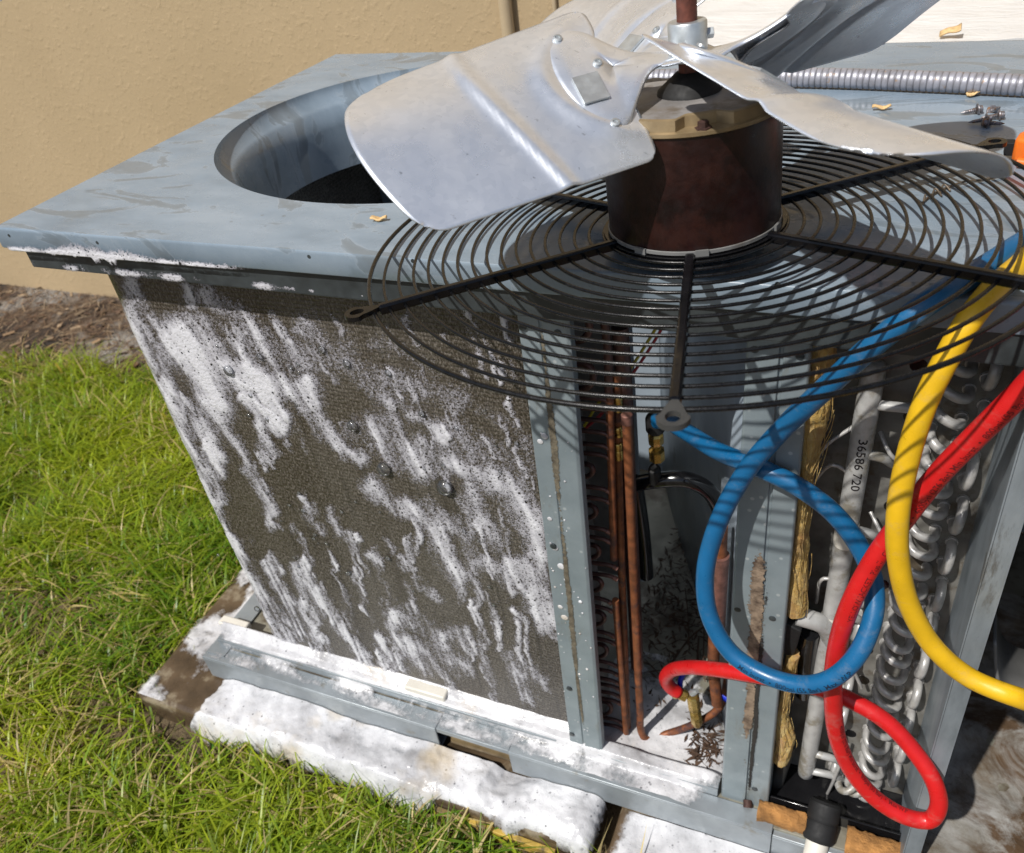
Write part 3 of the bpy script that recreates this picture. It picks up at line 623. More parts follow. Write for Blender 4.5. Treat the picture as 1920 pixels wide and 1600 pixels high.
# fibreglass batt edge between post and evaporator, torn in two
def batt(path, w_, d0, seed):
    P = spline([PY(*p, .070) for p in path], .0022); N_ = len(P); g_ = np.random.default_rng(seed); b = MB(); wv_ = np.interp(np.linspace(0, 1, N_), np.linspace(0, 1, len(w_)), w_)
    n = 34; I_, K_ = np.meshgrid(np.arange(N_), np.arange(n), indexing='ij'); A_ = 2*math.pi*K_/n; ca, sa = np.cos(A_), np.sin(A_)
    wx = I_*.035+1.6*fbm(I_*.05+9, ca*1.6+sa*.7+5, seed, 3); fold = np.abs(np.sin(ca*4.2+sa*2.1+2.6*fbm(I_*.045, ca*1.3+4, seed+2, 3)+wx*.5))
    rr = .84+.12*fold+.26*(fbm(I_*.10, (ca+sa*.6)*3+7, seed+4, 4)-.5)+.16*(fbm(I_*.5, ca*9+sa*5+11, seed+8, 3)-.5); sh = .35*(fbm(I_*.03, 0*A_, seed+6, 2)-.5)
    V_ = np.stack([P[:, 0][:, None]+(ca*rr+sh)*wv_[:, None], P[:, 1][:, None]+sa*rr*d0, P[:, 2][:, None]+.003*(fold-.5)], -1); V_ = np.concatenate([V_, V_[:, :1]], 1)
    b.grid(V_); b.add(V_[0, :-1], [tuple(range(n))]); b.add(V_[-1, :-1], [tuple(range(n))[::-1]])
    for k in range(46):      # loose glass fibres along the torn edge
        i0 = int(g_.uniform(0, .8)*N_); i1 = min(N_, i0+int(g_.uniform(.08, .3)*N_)); t = np.arange(i1-i0)
        if len(t) < 8: continue
        th = g_.uniform(-math.pi, .2); Q = P[i0:i1].copy(); ph = g_.uniform(0, 6.28); Q[:, 0] += (math.cos(th)*1.05+.3*np.sin(t*.08+ph))*wv_[i0:i1]; Q[:, 1] += d0*(math.sin(th)*1.0-.1); b.tube(Q[::3], .0004, 4)
    return b.build('insulation_batt', M['fibreglass'], ac, smooth=180)
batt([(1538, 596), (1542, 700), (1525, 800), (1512, 860), (1502, 950), (1496, 1030), (1490, 1140)], [.015, .016, .017, .013, .010, .013, .014, .016], .02, 3)
batt([(1486, 1225), (1475, 1290), (1466, 1340), (1470, 1380), (1462, 1425)], [.010, .008, .009, .016, .012], .014, 11)
m = MB(); q = PY(1478, 1190, .062)
m.hexa([q+np.array(d) for d in ((-.012, 0, -.05), (.010, .004, -.045), (.012, .02, -.045), (-.012, .02, -.05), (-.014, -.004, .03), (.016, -.008, .02), (.016, .02, .022), (-.014, .02, .03))]); m.build('black_tape', M['rubber'], ac, bevel=.002)
# right-hand blower bay
A = [[(x, y, .126+.012*fbm(x*22, y*22, 5, 4)+.01*max(0, fbm(x*9, y*9, 2)-.5)) for y in np.linspace(.012, .60, 60)] for x in np.linspace(1.295, 1.735, 50)]
MB().grid(np.array(A)).build('foil_liner', M['foil'], ac, smooth=60)
bw = MB().lathe([(.03, 0), (.15, 0), (.158, .006), (.158, .02), (.15, .03), (.15, .34), (.03, .34)], (1.62, .16, .40), (0, 1, 0), 48)
bw.build('blower_housing', M['dark_metal'], ac, smooth=40)
q0, q1 = PY(1862, 1215, .10), PY(1930, 1345, .10)
bl = spline([PY(1862, 1205, .12), PY(1866, 1270, .11), PY(1880, 1310, .105), PY(1905, 1330, .10), PY(1960, 1345, .10)], .006)
m = MB(); m.grid(np.array([[(p[0], p[1]+d, p[2]) for d in (0, .008, .10)] for p in bl])); bo = m.build('blower_outlet', M['old_sheet'], ac, smooth=60); bo.modifiers.new('solid', 'SOLIDIFY').thickness = .004
# front sill bits: insulation, drain spigot
def lump(name, px0, px1, hw, z0, z1, y0, y1, mat, seed):
    a, b = PY(*px0, .02), PY(*px1, .02); n = 26; rows = []
    for i in range(n):
        x = a[0]+(b[0]-a[0])*i/(n-1); r = []
        for k in range(14):
            t = 2*math.pi*k/14; c_, s_ = math.cos(t), math.sin(t); sq = 1/max(abs(c_), abs(s_))**.7; rr = sq*(.86+.35*(fbm(i*.5, k*.8, seed)-.4))
            r.append((x+.004*(fbm(k*.9, i*.2, seed+3)-.5), (y0+y1)/2+(y1-y0)/2*c_*rr, (z0+z1)/2+(z1-z0)/2*s_*rr))
        r.append(r[0]); rows.append(r)
    b_ = MB(); b_.grid(np.array(rows)); b_.add(rows[0][:-1], [tuple(range(14))]); b_.add(rows[-1][:-1], [tuple(range(14))[::-1]]); return b_.build(name, mat, ac, smooth=60)
lump('sill_insulation', (1420, 1520), (1512, 1540), .01, .124, .156, .012, .043, M['foam_block'], 4)
lump('sill_insulation', (1590, 1560), (1735, 1590), .01, .120, .160, -.004, .043, M['foam_block'], 9)
dp = PY(1540, 1556, .0)
da = np.array([-.06, -.80, -.60]); da /= np.linalg.norm(da); d0 = np.array([dp[0], .036, .148])
MB().lathe([(.020, -.03), (.0235, -.026), (.0235, -.004), (.0215, .0), (.0235, .003), (.024, .024), (.021, .030), (.0165, .031)], d0, da, 28).build('drain_collar', M['rubber'], ac)
MB().lathe([(.0168, .02), (.0168, .088), (.0135, .089), (.0135, .075)], d0, da, 28).build('drain_pipe', M['pvc'], ac)
pipe('sill_bolt', [(1402, 1500, .04), (1402, 1515, .03)], .007, M['rust_bolt'])
# ================================================================== fan assembly lying upside down on the top panel
GC = np.array([.970, .076, 1.098]); GN = np.array([-.041, .042, 1.]); GN /= np.linalg.norm(GN)
GX = np.array([1., 0, 0])-GN[0]*GN; GX /= np.linalg.norm(GX); GY = np.cross(GN, GX)
fan = empty('condenser_fan', GC, 'condenser fan and motor standing blades-up on its black wire guard', 'fan')
def gp(r, a, h=0.): return GC+GN*h+r*(math.cos(a)*GX+math.sin(a)*GY)
for k in range(17):
    r = .088+(.323-.088)*k/16
    MB().tube([gp(r, 2*math.pi*i/112) for i in range(112)], .00165 if k < 16 else .0022, 8, closed=True).build('guard_ring', M['black_wire'], fan, smooth=60)
for k in range(6):
    a = math.radians(39+60*k+(2 if k in (3, 4) else 0)); er = math.cos(a)*GX+math.sin(a)*GY; et = np.cross(GN, er); m = MB()
    def bx(r0, r1, w0, w1, h0, h1):
        m.hexa([GC+er*r0-et*w0+GN*h0, GC+er*r1-et*w1+GN*h0, GC+er*r1+et*w1+GN*h0, GC+er*r0+et*w0+GN*h0, GC+er*r0-et*w0+GN*h1, GC+er*r1-et*w1+GN*h1, GC+er*r1+et*w1+GN*h1, GC+er*r0+et*w0+GN*h1])
    bx(.070, .318, .0044, .0044, -.0035, .0065); 
    sp = m.build('guard_spoke', M['black_gloss'], fan, smooth=None, bevel=.0022)
    # flattened ear with its bolt hole
    c0 = GC+er*.338+GN*.003; e = MB(); n = 20; ro, ri = .0115, .0055; vs = []
    for h in (-.0022, .0022):
        for k2 in range(n):
            b = 2*math.pi*k2/n; ca, sa = math.cos(b), math.sin(b); st = 1+.9*max(0, -ca)**3
            vs.append(c0+er*ro*ca*st+et*ro*sa*(1 if ca > -.3 else .8)+GN*h); vs.append(c0+er*ri*1.2*ca+et*ri*sa+GN*h)
    fs = []
    for k2 in range(n):
        l = (k2+1) % n; o0, i0, o1, i1 = 2*k2, 2*k2+1, 2*l, 2*l+1; N = 2*n
        fs += [(o0+N, o1+N, i1+N, i0+N), (o0, i0, i1, o1), (o0, o1, o1+N, o0+N), (i0, i0+N, i1+N, i1)]
    e.add(vs, fs).build('ear', M['black_wire'] if k != 4 else M['dark_metal'], sp, smooth=40)
# motor mount dish below the motor
MB().lathe([(.012, -.012), (.05, -.014), (.075, -.010), (.087, .001), (.0875, .0035), (.078, .0030), (.06, -.002), (.012, -.002)], GC, GN, 48).build('mount_plate', M['black_gloss'], fan, smooth=50)
mot = MB().lathe([(.05, .001), (.079, .001), (.081, .004), (.0815, .010), (.0815, .109), (.080, .1105), (.05, .1105)], GC, GN, 72).build('motor', M['motor_paint'], fan, smooth=40)
MB().lathe([(.0818, .004), (.0828, .0045), (.0828, .0075), (.0818, .008)], GC, GN, 72, False).build('band', M['old_sheet'], mot, smooth=40)
for a in (-1.95, -1.25, -.2, .8, 2.2): MB().hexa([gp(.0825, a-d1, h) if s == 0 else gp(.0850, a-d1, h) for h in (.0, .009) for (s, d1) in ((0, .07), (1, .07), (1, -.07), (0, -.07))]).build('tab', M['old_sheet'], mot)
# end bell with four scalloped bolt pockets
rows = []
for i in range(145):
    a = 2*math.pi*i/144; dd = min(abs((a-b+math.pi) % (2*math.pi)-math.pi) for b in (math.radians(-68+90*k) for k in range(4)))
    p = max(0, min(1, (.30-dd)/.10)); rin = .0800-.013*p
    rows.append([gp(.0822, a, .1095), gp(.0838, a, .1105), gp(.0838, a, .1135), gp(rin+.001, a, .1145), gp(rin, a, .1235), gp(rin-.003, a, .1245)])
MB().grid(np.array(rows)).build('end_bell', M['gold_bell'], mot, smooth=30)
MB().grid(np.array([[r[-1], r[-1]*.4+gp(0, 0, .1262)*.6, gp(.012, 2*math.pi*i/144, .1268)] for i, r in enumerate(rows)])).build('bell_face', M['bell_top'], mot, smooth=60)
for k in range(4):
    c0 = gp(.0748, math.radians(-68+90*k), .1135); MB().lathe([(.0045, 0), (.0075, .0), (.0075, .0012), (.0050, .0015), (.0048, .006), (.003, .0065)], c0, GN, 6).build('bolt', M['rust_bolt'], mot, smooth=None)
MB().lathe([(.029, .1250), (.028, .129), (.016, .139), (.0115, .143)], GC, GN, 28).build('slinger', M['rubber'], fan, smooth=50)
MB().lathe([(.0088, .12), (.0088, .33)], GC, GN, 24).build('shaft', M['rust_shaft'], fan)
hub = MB().lathe([(.0090, .1530), (.0165, .1530), (.0170, .1545), (.0170, .1830), (.0160, .1845), (.0090, .1845)], GC, GN, 32).build('hub', M['galv_hub'], fan)
c0 = gp(.016, .35, .172); MB().lathe([(.0045, 0), (.0045, .006), (.003, .0065)], c0, c0-gp(0, 0, .172), 4).build('set_screw', M['galv_hub'], hub, smooth=None)
# blades: warped sheet between four surveyed corners, cambered, with pressed ribs
CN = [(.102, -189., .198), (.288, -150., .176), (.290, -119.6, .093), (.094, -92., .097)]   # inner-high, outer-high, outer-low, inner-low: r, degrees, h
def cyl(r, deg, h): a = math.radians(deg); return np.array([r*math.cos(a), r*math.sin(a), h])
C4 = [cyl(*c) for c in CN]
def bsurf(s, t):
    s = np.asarray(s)[..., None]; t = np.asarray(t)[..., None]
    P = (1-t)*((1-s)*C4[0]+s*C4[1])+t*((1-s)*C4[3]+s*C4[2])
    cm_ = np.array([.0, .0, 1.])*(.021*4*t*(1-t)*(.4+.6*np.clip(s, 0, 1)))+np.array([math.cos(math.radians(-130)), math.sin(math.radians(-130)), 0])*(.030*4*t*(1-t)*np.clip(s, 0, 1.2)**2)
    return P+cm_
Nn = np.array([.32, -.30, .9]); Nn = np.cross(C4[3]-C4[0], C4[1]-C4[0]); Nn = Nn/np.linalg.norm(Nn); Nn = Nn if Nn[2] > 0 else -Nn
def ribs(s, t):
    c1 = .60-.10*t-.10*t*t; d = (s-c1)/.028
    h = .0034*np.exp(-d*d)
    rr = np.hypot((s+.06)/.36, (t-.46)/.40); h = h+.0035*np.exp(-((rr-1)/.13)**2)*np.clip((s-.02)*9, 0, 1)-.003*np.clip(1-rr, 0, .3)
    return h
n = 64; ss, tt = np.meshgrid(np.linspace(0, 1, n), np.linspace(0, 1, n), indexing='ij'); LS, LT = .20, .165
def rounded(s, t, rad):
    x, y = s*LS, t*LT
    for cx_, cy_, r in rad:
        ax_ = r if cx_ == 0 else LS-r; ay = r if cy_ == 0 else LT-r
        inx = (x < ax_) if cx_ == 0 else (x > ax_); iny = (y < ay) if cy_ == 0 else (y > ay)
        dx, dy = x-ax_, y-ay; d = np.hypot(dx, dy)+1e-9; k = np.where(inx & iny & (d > r), r/d, 1.); x, y = np.where(inx & iny, ax_+dx*k, x), np.where(inx & iny, ay+dy*k, y)
    return x/LS, y/LT
sr, tr_ = rounded(ss, tt, ((0, 0, .014), (1, 0, .045), (1, 1, .018), (0, 1, .012)))
# notch in the inner edge where the bracket enters
sr = sr+.10*np.exp(-((tt-.40)/.12)**2)*(1-ss)**3
Bl = bsurf(sr, tr_)+Nn*ribs(sr, tr_)[..., None]
bm = MB(); bm.grid(Bl); blade_me = bm.mesh('blade', 180)
C2_ = C4[1]; C4[1] = cyl(.300, -147., .142)                      # one blade is bent down at its outer corner
bm = MB(); bm.grid(bsurf(sr, tr_)+Nn*ribs(sr, tr_)[..., None]); bent_me = bm.mesh('blade', 180); bent_me.materials.append(M['galv']); C4[1] = C2_
ol = [(-.27, .36), (-.27, .60), (-.14, .60), (.0, .74), (.10, .84), (.18, .82), (.25, .62), (.26, .36), (.22, .16), (.14, .12), (.04, .20), (-.14, .37)]
ol = spline([(a, b, 0) for a, b in ol], .03, True)[:, :2]
ctr = np.array([.02, .48]); rows = [[ctr+(o-ctr)*k for o in list(ol)+[ol[0]]] for k in (0.02, .35, .7, .9, 1.)]
Rw = np.array(rows); Bk = bsurf(Rw[..., 0], Rw[..., 1])
hb_ = np.clip((-Rw[..., 0]+.05)/.28, 0, 1)[..., None]; Bk[..., 2:3] = Bk[..., 2:3]*(1-hb_)+(.1545)*hb_
Bk = Bk+Nn*np.array([.0045, .0045, .0045, .0040, .0015])[:, None, None]
bk = MB(); bk.grid(Bk); bracket_me = bk.mesh('bracket', 60)
def disc_me(): return MB().lathe([(.0, .0), (.0042, .0), (.0040, .0016), (.0024, .0020), (.0020, .0010), (.0, .0010)], (0, 0, 0), Nn, 14, False).mesh('rivet', 50)
riv_me = disc_me(); riv = [bsurf(*p)+Nn*.0046 for p in ((.175, .20), (.075, .44), (.125, .79))]
tabm = MB(); q = [bsurf(a, b)+Nn*.0052 for a, b in ((.10, .50), (.21, .50), (.21, .66), (.10, .66))]; q2 = [p+Nn*.002 for p in q]; tabm.hexa(q+q2); tab_me = tabm.mesh('pressed_tab', None)
Mx = Matrix.Identity(4)
for i in range(3): Mx[i][0] = GX[i]; Mx[i][1] = GY[i]; Mx[i][2] = GN[i]; Mx[i][3] = GC[i]
for k in range(4):
    W = Matrix.Translation(-GC) @ Mx @ Matrix.Rotation(math.pi/2*k, 4, 'Z')
    b = bpy.data.objects.new('blade', blade_me if k != 1 else bent_me); col.objects.link(b); b.parent = fan; b.matrix_local = W
    if not blade_me.materials: blade_me.materials.append(M['galv'])
    b.modifiers.new('solid', 'SOLIDIFY').thickness = .0014
    for nm, me, ps in (('bracket', bracket_me, [None]), ('rivet', riv_me, riv), ('pressed_tab', tab_me, [None])):
        if not me.materials: me.materials.append(M['galv_hub'] if nm != 'bracket' else M['galv'])
        for p in ps:
            o = bpy.data.objects.new(nm, me); col.objects.link(o); o.parent = b
            if p is not None: o.location = p
            if nm == 'bracket': o.modifiers.new('solid', 'SOLIDIFY').thickness = .0016

# ================================================================== charging hoses
def wrap_text(path, txt, size, s0, ang, r, flip=False, arcs=None):
    V, F = text_mesh(txt, size, .00008); P = path; seg = np.r_[0, np.cumsum(np.linalg.norm(np.diff(P, axis=0), axis=1))]
    T = np.gradient(P, axis=0); T /= np.linalg.norm(T, axis=1)[:, None]; vs = []
    for v in V:
        s = s0+(v[0] if not flip else -v[0])
        p = np.array([np.interp(s, seg, P[:, i]) for i in range(3)]); t = np.array([np.interp(s, seg, T[:, i]) for i in range(3)]); t /= np.linalg.norm(t)
        e = CAM0-p; e = e-t*(e@t); e /= np.linalg.norm(e); w_ = np.cross(e, t); w_ = -w_ if flip else w_   # e: the side of the hose turned outwards
        a = (v[1]-size*.35)/r+ang; vs.append(p+(r+.00025)*(e*math.cos(a)+w_*math.sin(a)))
    return MB().add(vs, F)
CAM0 = np.array([1.15, -.75, 1.45])      # print faces the open front, as the hoses hang
HR = .0106
def pt3(p): return PZ(p[0], p[1], p[3]) if len(p) == 4 else PY(*p)
Zs = ZT+HR+.0008
blue_pts = [(2080, 360, 0, Zs), (1990, 415, 0, Zs), (1920, 455, 0, Zs), (1862, 492, 0, Zs), (1812, 522, 0, Zs), (1735, 572, -.012), (1640, 645, -.016), (1540, 735, -.006), (1460, 812, .006), (1395, 890, .010), (1345, 985, -.004), (1322, 1080, -.020), (1332, 1160, -.036), (1375, 1228, -.050), (1440, 1268, -.060), (1505, 1284, -.066), (1560, 1272, -.066), (1610, 1224, -.052), (1638, 1150, -.024), (1636, 1085, .000), (1608, 1020, .012), (1560, 960, .018), (1495, 912, .022), (1420, 876, .030), (1350, 848, .055), (1290, 812, .10), (1250, 790, .135), (1228, 790, .15)]
yel_pts = [(2050, 350, 0, Zs), (1975, 440, 0, Zs), (1915, 497, 0, Zs), (1866, 540, 0, Zs), (1820, 596, -.012), (1775, 672, -.022), (1735, 755, -.03), (1702, 860, -.038), (1684, 960, -.046), (1684, 1045, -.048), (1705, 1135, -.046), (1752, 1215, -.046), (1820, 1272, -.05), (1920, 1312, -.065), (2040, 1335, -.13)]
red_pts = [(2060, 585, -.03), (1985, 662, -.028), (1915, 735, -.025), (1840, 808, -.022), (1760, 890, -.020), (1700, 966, -.020), (1640, 1048, -.026), (1592, 1140, -.036), (1567, 1230, -.036), (1562, 1315, -.034), (1572, 1390, -.036), (1600, 1450, -.038), (1645, 1500, -.040), (1700, 1532, -.040), (1742, 1538, -.036), (1760, 1512, -.03), (1752, 1468, -.02), (1715, 1410, -.006), (1660, 1352, .006), (1600, 1316, .012), (1540, 1292, .018), (1470, 1276, .024), (1400, 1264, .03), (1330, 1254, .05), (1285, 1252, .075), (1258, 1258, .095), (1248, 1272, .105), (1256, 1288, .112), (1272, 1300, .115)]
hoses = {}
for nm, pts, lab in (('blue', blue_pts, 'blue charging hose looped once over the divider post'), ('yellow', yel_pts, 'yellow charging hose curving past the evaporator bends'), ('red', red_pts, 'red charging hose looped low and screwed to a brass elbow')):
    P = spline([pt3(p) for p in pts], .005); hoses[nm] = P
    h = empty('charging_hose', P[len(P)//2], lab, 'hose')
    MB().tube(P, HR, 20).build('hose', M['hose_'+nm], h, smooth=180)
    hoses[nm+'_e'] = h
def arc_at(P, px, py):
    seg = np.r_[0, np.cumsum(np.linalg.norm(np.diff(P, axis=0), axis=1))]; return seg[np.argmin(np.linalg.norm(proj(P)-[px, py], axis=1))]
s = arc_at(hoses['red'], 1588, 1150)
wrap_text(hoses['red'], 'YELLOW JACKET  Plus II   Charging Hose  •  4000psi (276 Bar) Min burst  •  800psi (55 Bar) Max W.P', .0086, s, -.55, HR, True).build('lettering', M['ink_red'], hoses['red_e'])
s = arc_at(hoses['red'], 1566, 1350)
wrap_text(hoses['red'], '4000psi (276 Bar) Min burst  •  800psi (55 Bar)  •  Max W.P', .0080, s, .75, HR).build('lettering', M['ink_red'], hoses['red_e'])
s = arc_at(hoses['blue'], 1395, 1240)
wrap_text(hoses['blue'], 'Min burst  •  800psi (55 Bar)  Max  W.P', .0086, s, -.62, HR).build('lettering', M['ink_blue'], hoses['blue_e'])
# end fittings
e = hoses['blue'][-1]; a = PY(1228, 905, .160)
def fitting(p, d, prof, mat, parent, nm, n=16): return MB().lathe(prof, p, d, n).build(nm, mat, parent, smooth=35)
fitting(e+np.array([0, 0, .004]), (0, .05, -1), [(.007, -.006), (.011, -.004), (.0125, 0), (.0125, .018), (.0095, .022)], M['rubber'], hoses['blue_e'], 'ferrule')
fitting(e+np.array([0, .001, -.020]), (0, .05, -1), [(.008, 0), (.0105, .003), (.0105, .016), (.008, .02), (.0062, .024), (.0062, .028), (.0108, .030), (.0108, .046), (.008, .048)], M['brass'], hoses['blue_e'], 'coupling', 8)
e = hoses['red'][-1]; d0 = PY(1300, 1312, .117)-e
fitting(e-d0*.25, d0, [(.011, 0), (.0112, .006), (.009, .009), (.0095, .011), (.0095, .02)], M['brass'], hoses['red_e'], 'ferrule', 8)
b0, b1 = PY(1300, 1312, .117), PY(1308, 1362, .118); L = np.linalg.norm(b1-b0)
fitting(b0-(b1-b0)*.15, b1-b0, [(.0085, 0), (.0108, .003), (.0108, L*.45), (.008, L*.5), (.008, L*.56), (.0100, L*.6), (.0100, L*.95), (.007, L*1.1)], M['brass'], hoses['red_e'], 'elbow', 8)
fitting(PY(1297, 1300, .105), PY(1318, 1292, .10)-PY(1297, 1300, .105), [(.005, 0), (.006, .004), (.004, .012), (.003, .016)], M['galv_hub'], hoses['red_e'], 'depressor')
m = MB().tube(spline([PY(1276, 1296, .13), PY(1276, 1275, .13), PY(1282, 1262, .135)], .004), .0045, 8); tag(m.build('valve_cap', M['strap_blue']), 'small blue valve cap beside the brass elbow', 'valve cap')
st_ = spline([PY(1330, 1262, .13), PY(1335, 1290, .13), PY(1352, 1305, .125), PY(1372, 1318, .12)], .004)
m = MB(); m.grid(np.array([[p+np.array([0, 0, -.007]), p+np.array([0, 0, .007])] for p in st_])); o = m.build('wrap_strap', M['strap_blue']); o.modifiers.new('s', 'SOLIDIFY').thickness = .0015
tag(o, 'shiny blue strap around the liquid line', 'strap')

# ================================================================== loose things on the top panel
cf = spline([PZ(1150, 150, ZT+.0135), PZ(1300, 146, ZT+.0135), PZ(1540, 146, ZT+.0135), PZ(1750, 153, ZT+.0135), PZ(1920, 160, ZT+.0135), PZ(2150, 172, ZT+.0135)], .00105)
seg = np.r_[0, np.cumsum(np.linalg.norm(np.diff(cf, axis=0), axis=1))]
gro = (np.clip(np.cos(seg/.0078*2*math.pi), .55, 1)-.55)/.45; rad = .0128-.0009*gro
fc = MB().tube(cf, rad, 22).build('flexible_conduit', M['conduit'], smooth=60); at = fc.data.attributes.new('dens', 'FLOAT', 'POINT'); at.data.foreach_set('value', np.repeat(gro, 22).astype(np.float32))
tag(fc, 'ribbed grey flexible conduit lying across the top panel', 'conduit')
for (px, py), rot, lab, s in (((711, 412), .2, 'pale wood chip near the front edge of the top panel', .010), ((1653, 204), .1, 'cream wood chip behind the right-hand fan blade', .011), ((1832, 177), .5, 'orange-brown wood chip in front of the flexible conduit', .0125)):
    p = PZ(px, py, ZT+.002); m = MB(); A = []
    for i in range(9):
        r = []
        for j in range(6):
            u, v = i/8-.5, j/5-.5; w_ = .42*(1-.6*abs(u)*(1+u)); r.append(((u*2)*s*1.0, v*2*w_*s, s*(.30*math.sin(i*.9+px)*.5+.45*(v*v)+.25*fbm(i*.6, j*.7, px))))
        A.append(r)
    A = np.array(A); c, s_ = math.cos(rot), math.sin(rot); A = A @ np.array([[c, s_, 0], [-s_, c, 0], [0, 0, 1]]); A[..., 2] -= A[..., 2].min()-.0008
    m.grid(A+p-np.array([0, 0, .002])); o = m.build('wood_chip', M['chip'], smooth=60); o.modifiers.new('s', 'SOLIDIFY').thickness = .0022; tag(o, lab, 'wood chip')
p = PZ(1782, 63, 1.071); A = np.array([[(u*.014, v*.006*(1+.8*max(0, u)), .004*math.cos(u*2)+.010*max(0, u)**2+.002*v) for v in np.linspace(-1, 1, 5)] for u in np.linspace(-1, 1, 9)])
o = MB().grid(A+p).build('wood_chip', M['chip'], smooth=60); o.modifiers.new('s', 'SOLIDIFY').thickness = .0022; tag(o, 'orange-tan curled wood chip on the white-coated duct', 'wood chip')
scr = [((1822, 208), 0.35, 'grey screw lying apart from the rest of the screw pile'), ((1866, 206), 1.9, 'screw standing on its head at the back of the screw pile'), ((1838, 226), .25, 'rusty screw pointing away from the screw pile'), ((1862, 218), .1, 'rusty-threaded screw in the middle of the screw pile'), ((1862, 231), -2.9, 'dark screw nearest the guard in the screw pile')]
for (px, py), rot, lab in scr:
    p = PZ(px, py, ZT+.0045); d = np.array([-math.cos(rot), -math.sin(rot)*.8, -.12 if rot != 1.9 else .5]); d /= np.linalg.norm(d); e = empty('sheet_metal_screw', p, lab, 'screw', 'screws taken out of the panels')
    hp = p-d*.006
    MB().lathe([(.003, -.001), (.0068, 0), (.0070, .0010), (.0045, .0014), (.0043, .0055), (.003, .006)], hp, -d, 14).build('head', M['screw_steel'], e, smooth=30)
    prof = [(.0022, 0)]
    for k in range(7): prof += [(.0020, .001+k*.0021), (.0031*(1-.08*k), .002+k*.0021)]
    prof += [(.0004, .0185)]; MB().lathe(prof, hp, d, 10).build('thread', M['screw_steel'], e, smooth=None)
p = PZ(1893, 306, ZT); tl_ = empty('hand_tool', p, 'orange plastic hand tool with a black clip beside the guard', 'tool')
m = MB(); pr_ = [(0, 0), (.004, .018), (.018, .036), (.05, .042), (.11, .040), (.11, -.01), (.03, -.014)]
m.prism([p+np.array([a, b, .001]) for a, b in pr_], (0, 0, .026)); m.build('body', M['orange'], tl_, bevel=.004)
MB().box(p+np.array([-.007, .004, .006]), p+np.array([.002, .016, .020])).build('clip', M['rubber'], tl_, bevel=.001)
MB().tube([p+np.array([.006, -.012, .006]), p+np.array([.05, -.03, .006]), p+np.array([.1, -.035, .006])], .005, 10).build('handle', M['orange'], tl_)
for pts, lab in (([(1598, 262, ZT+.002), (1612, 268, ZT+.010), (1622, 250, ZT+.020), (1650, 243, ZT+.022), (1690, 268, ZT+.012), (1720, 296, ZT+.003)], 'thin wire springing up in a loop behind the guard'),
                 ([(1728, 382, ZT+.002), (1745, 366, ZT+.003), (1775, 352, ZT+.002), (1808, 341, ZT+.003), (1850, 336, ZT+.002), (1890, 322, ZT+.004)], 'thin brown wire lying on the panel under the guard')):
    P = spline([PZ(*q) for q in pts], .004); m = MB().tube(P, .0011, 6)
    if 'brown' in lab:
        for k in range(3): m.tube(spline([PZ(1730+16*k, 384-10*k, ZT+.001), PZ(1738+16*k, 362-8*k, ZT+.006), PZ(1750+16*k, 378-10*k, ZT+.002)], .003), .001, 6)
    tag(m.build('loose_wire', M['thin_wire'], smooth=60), lab, 'wire')

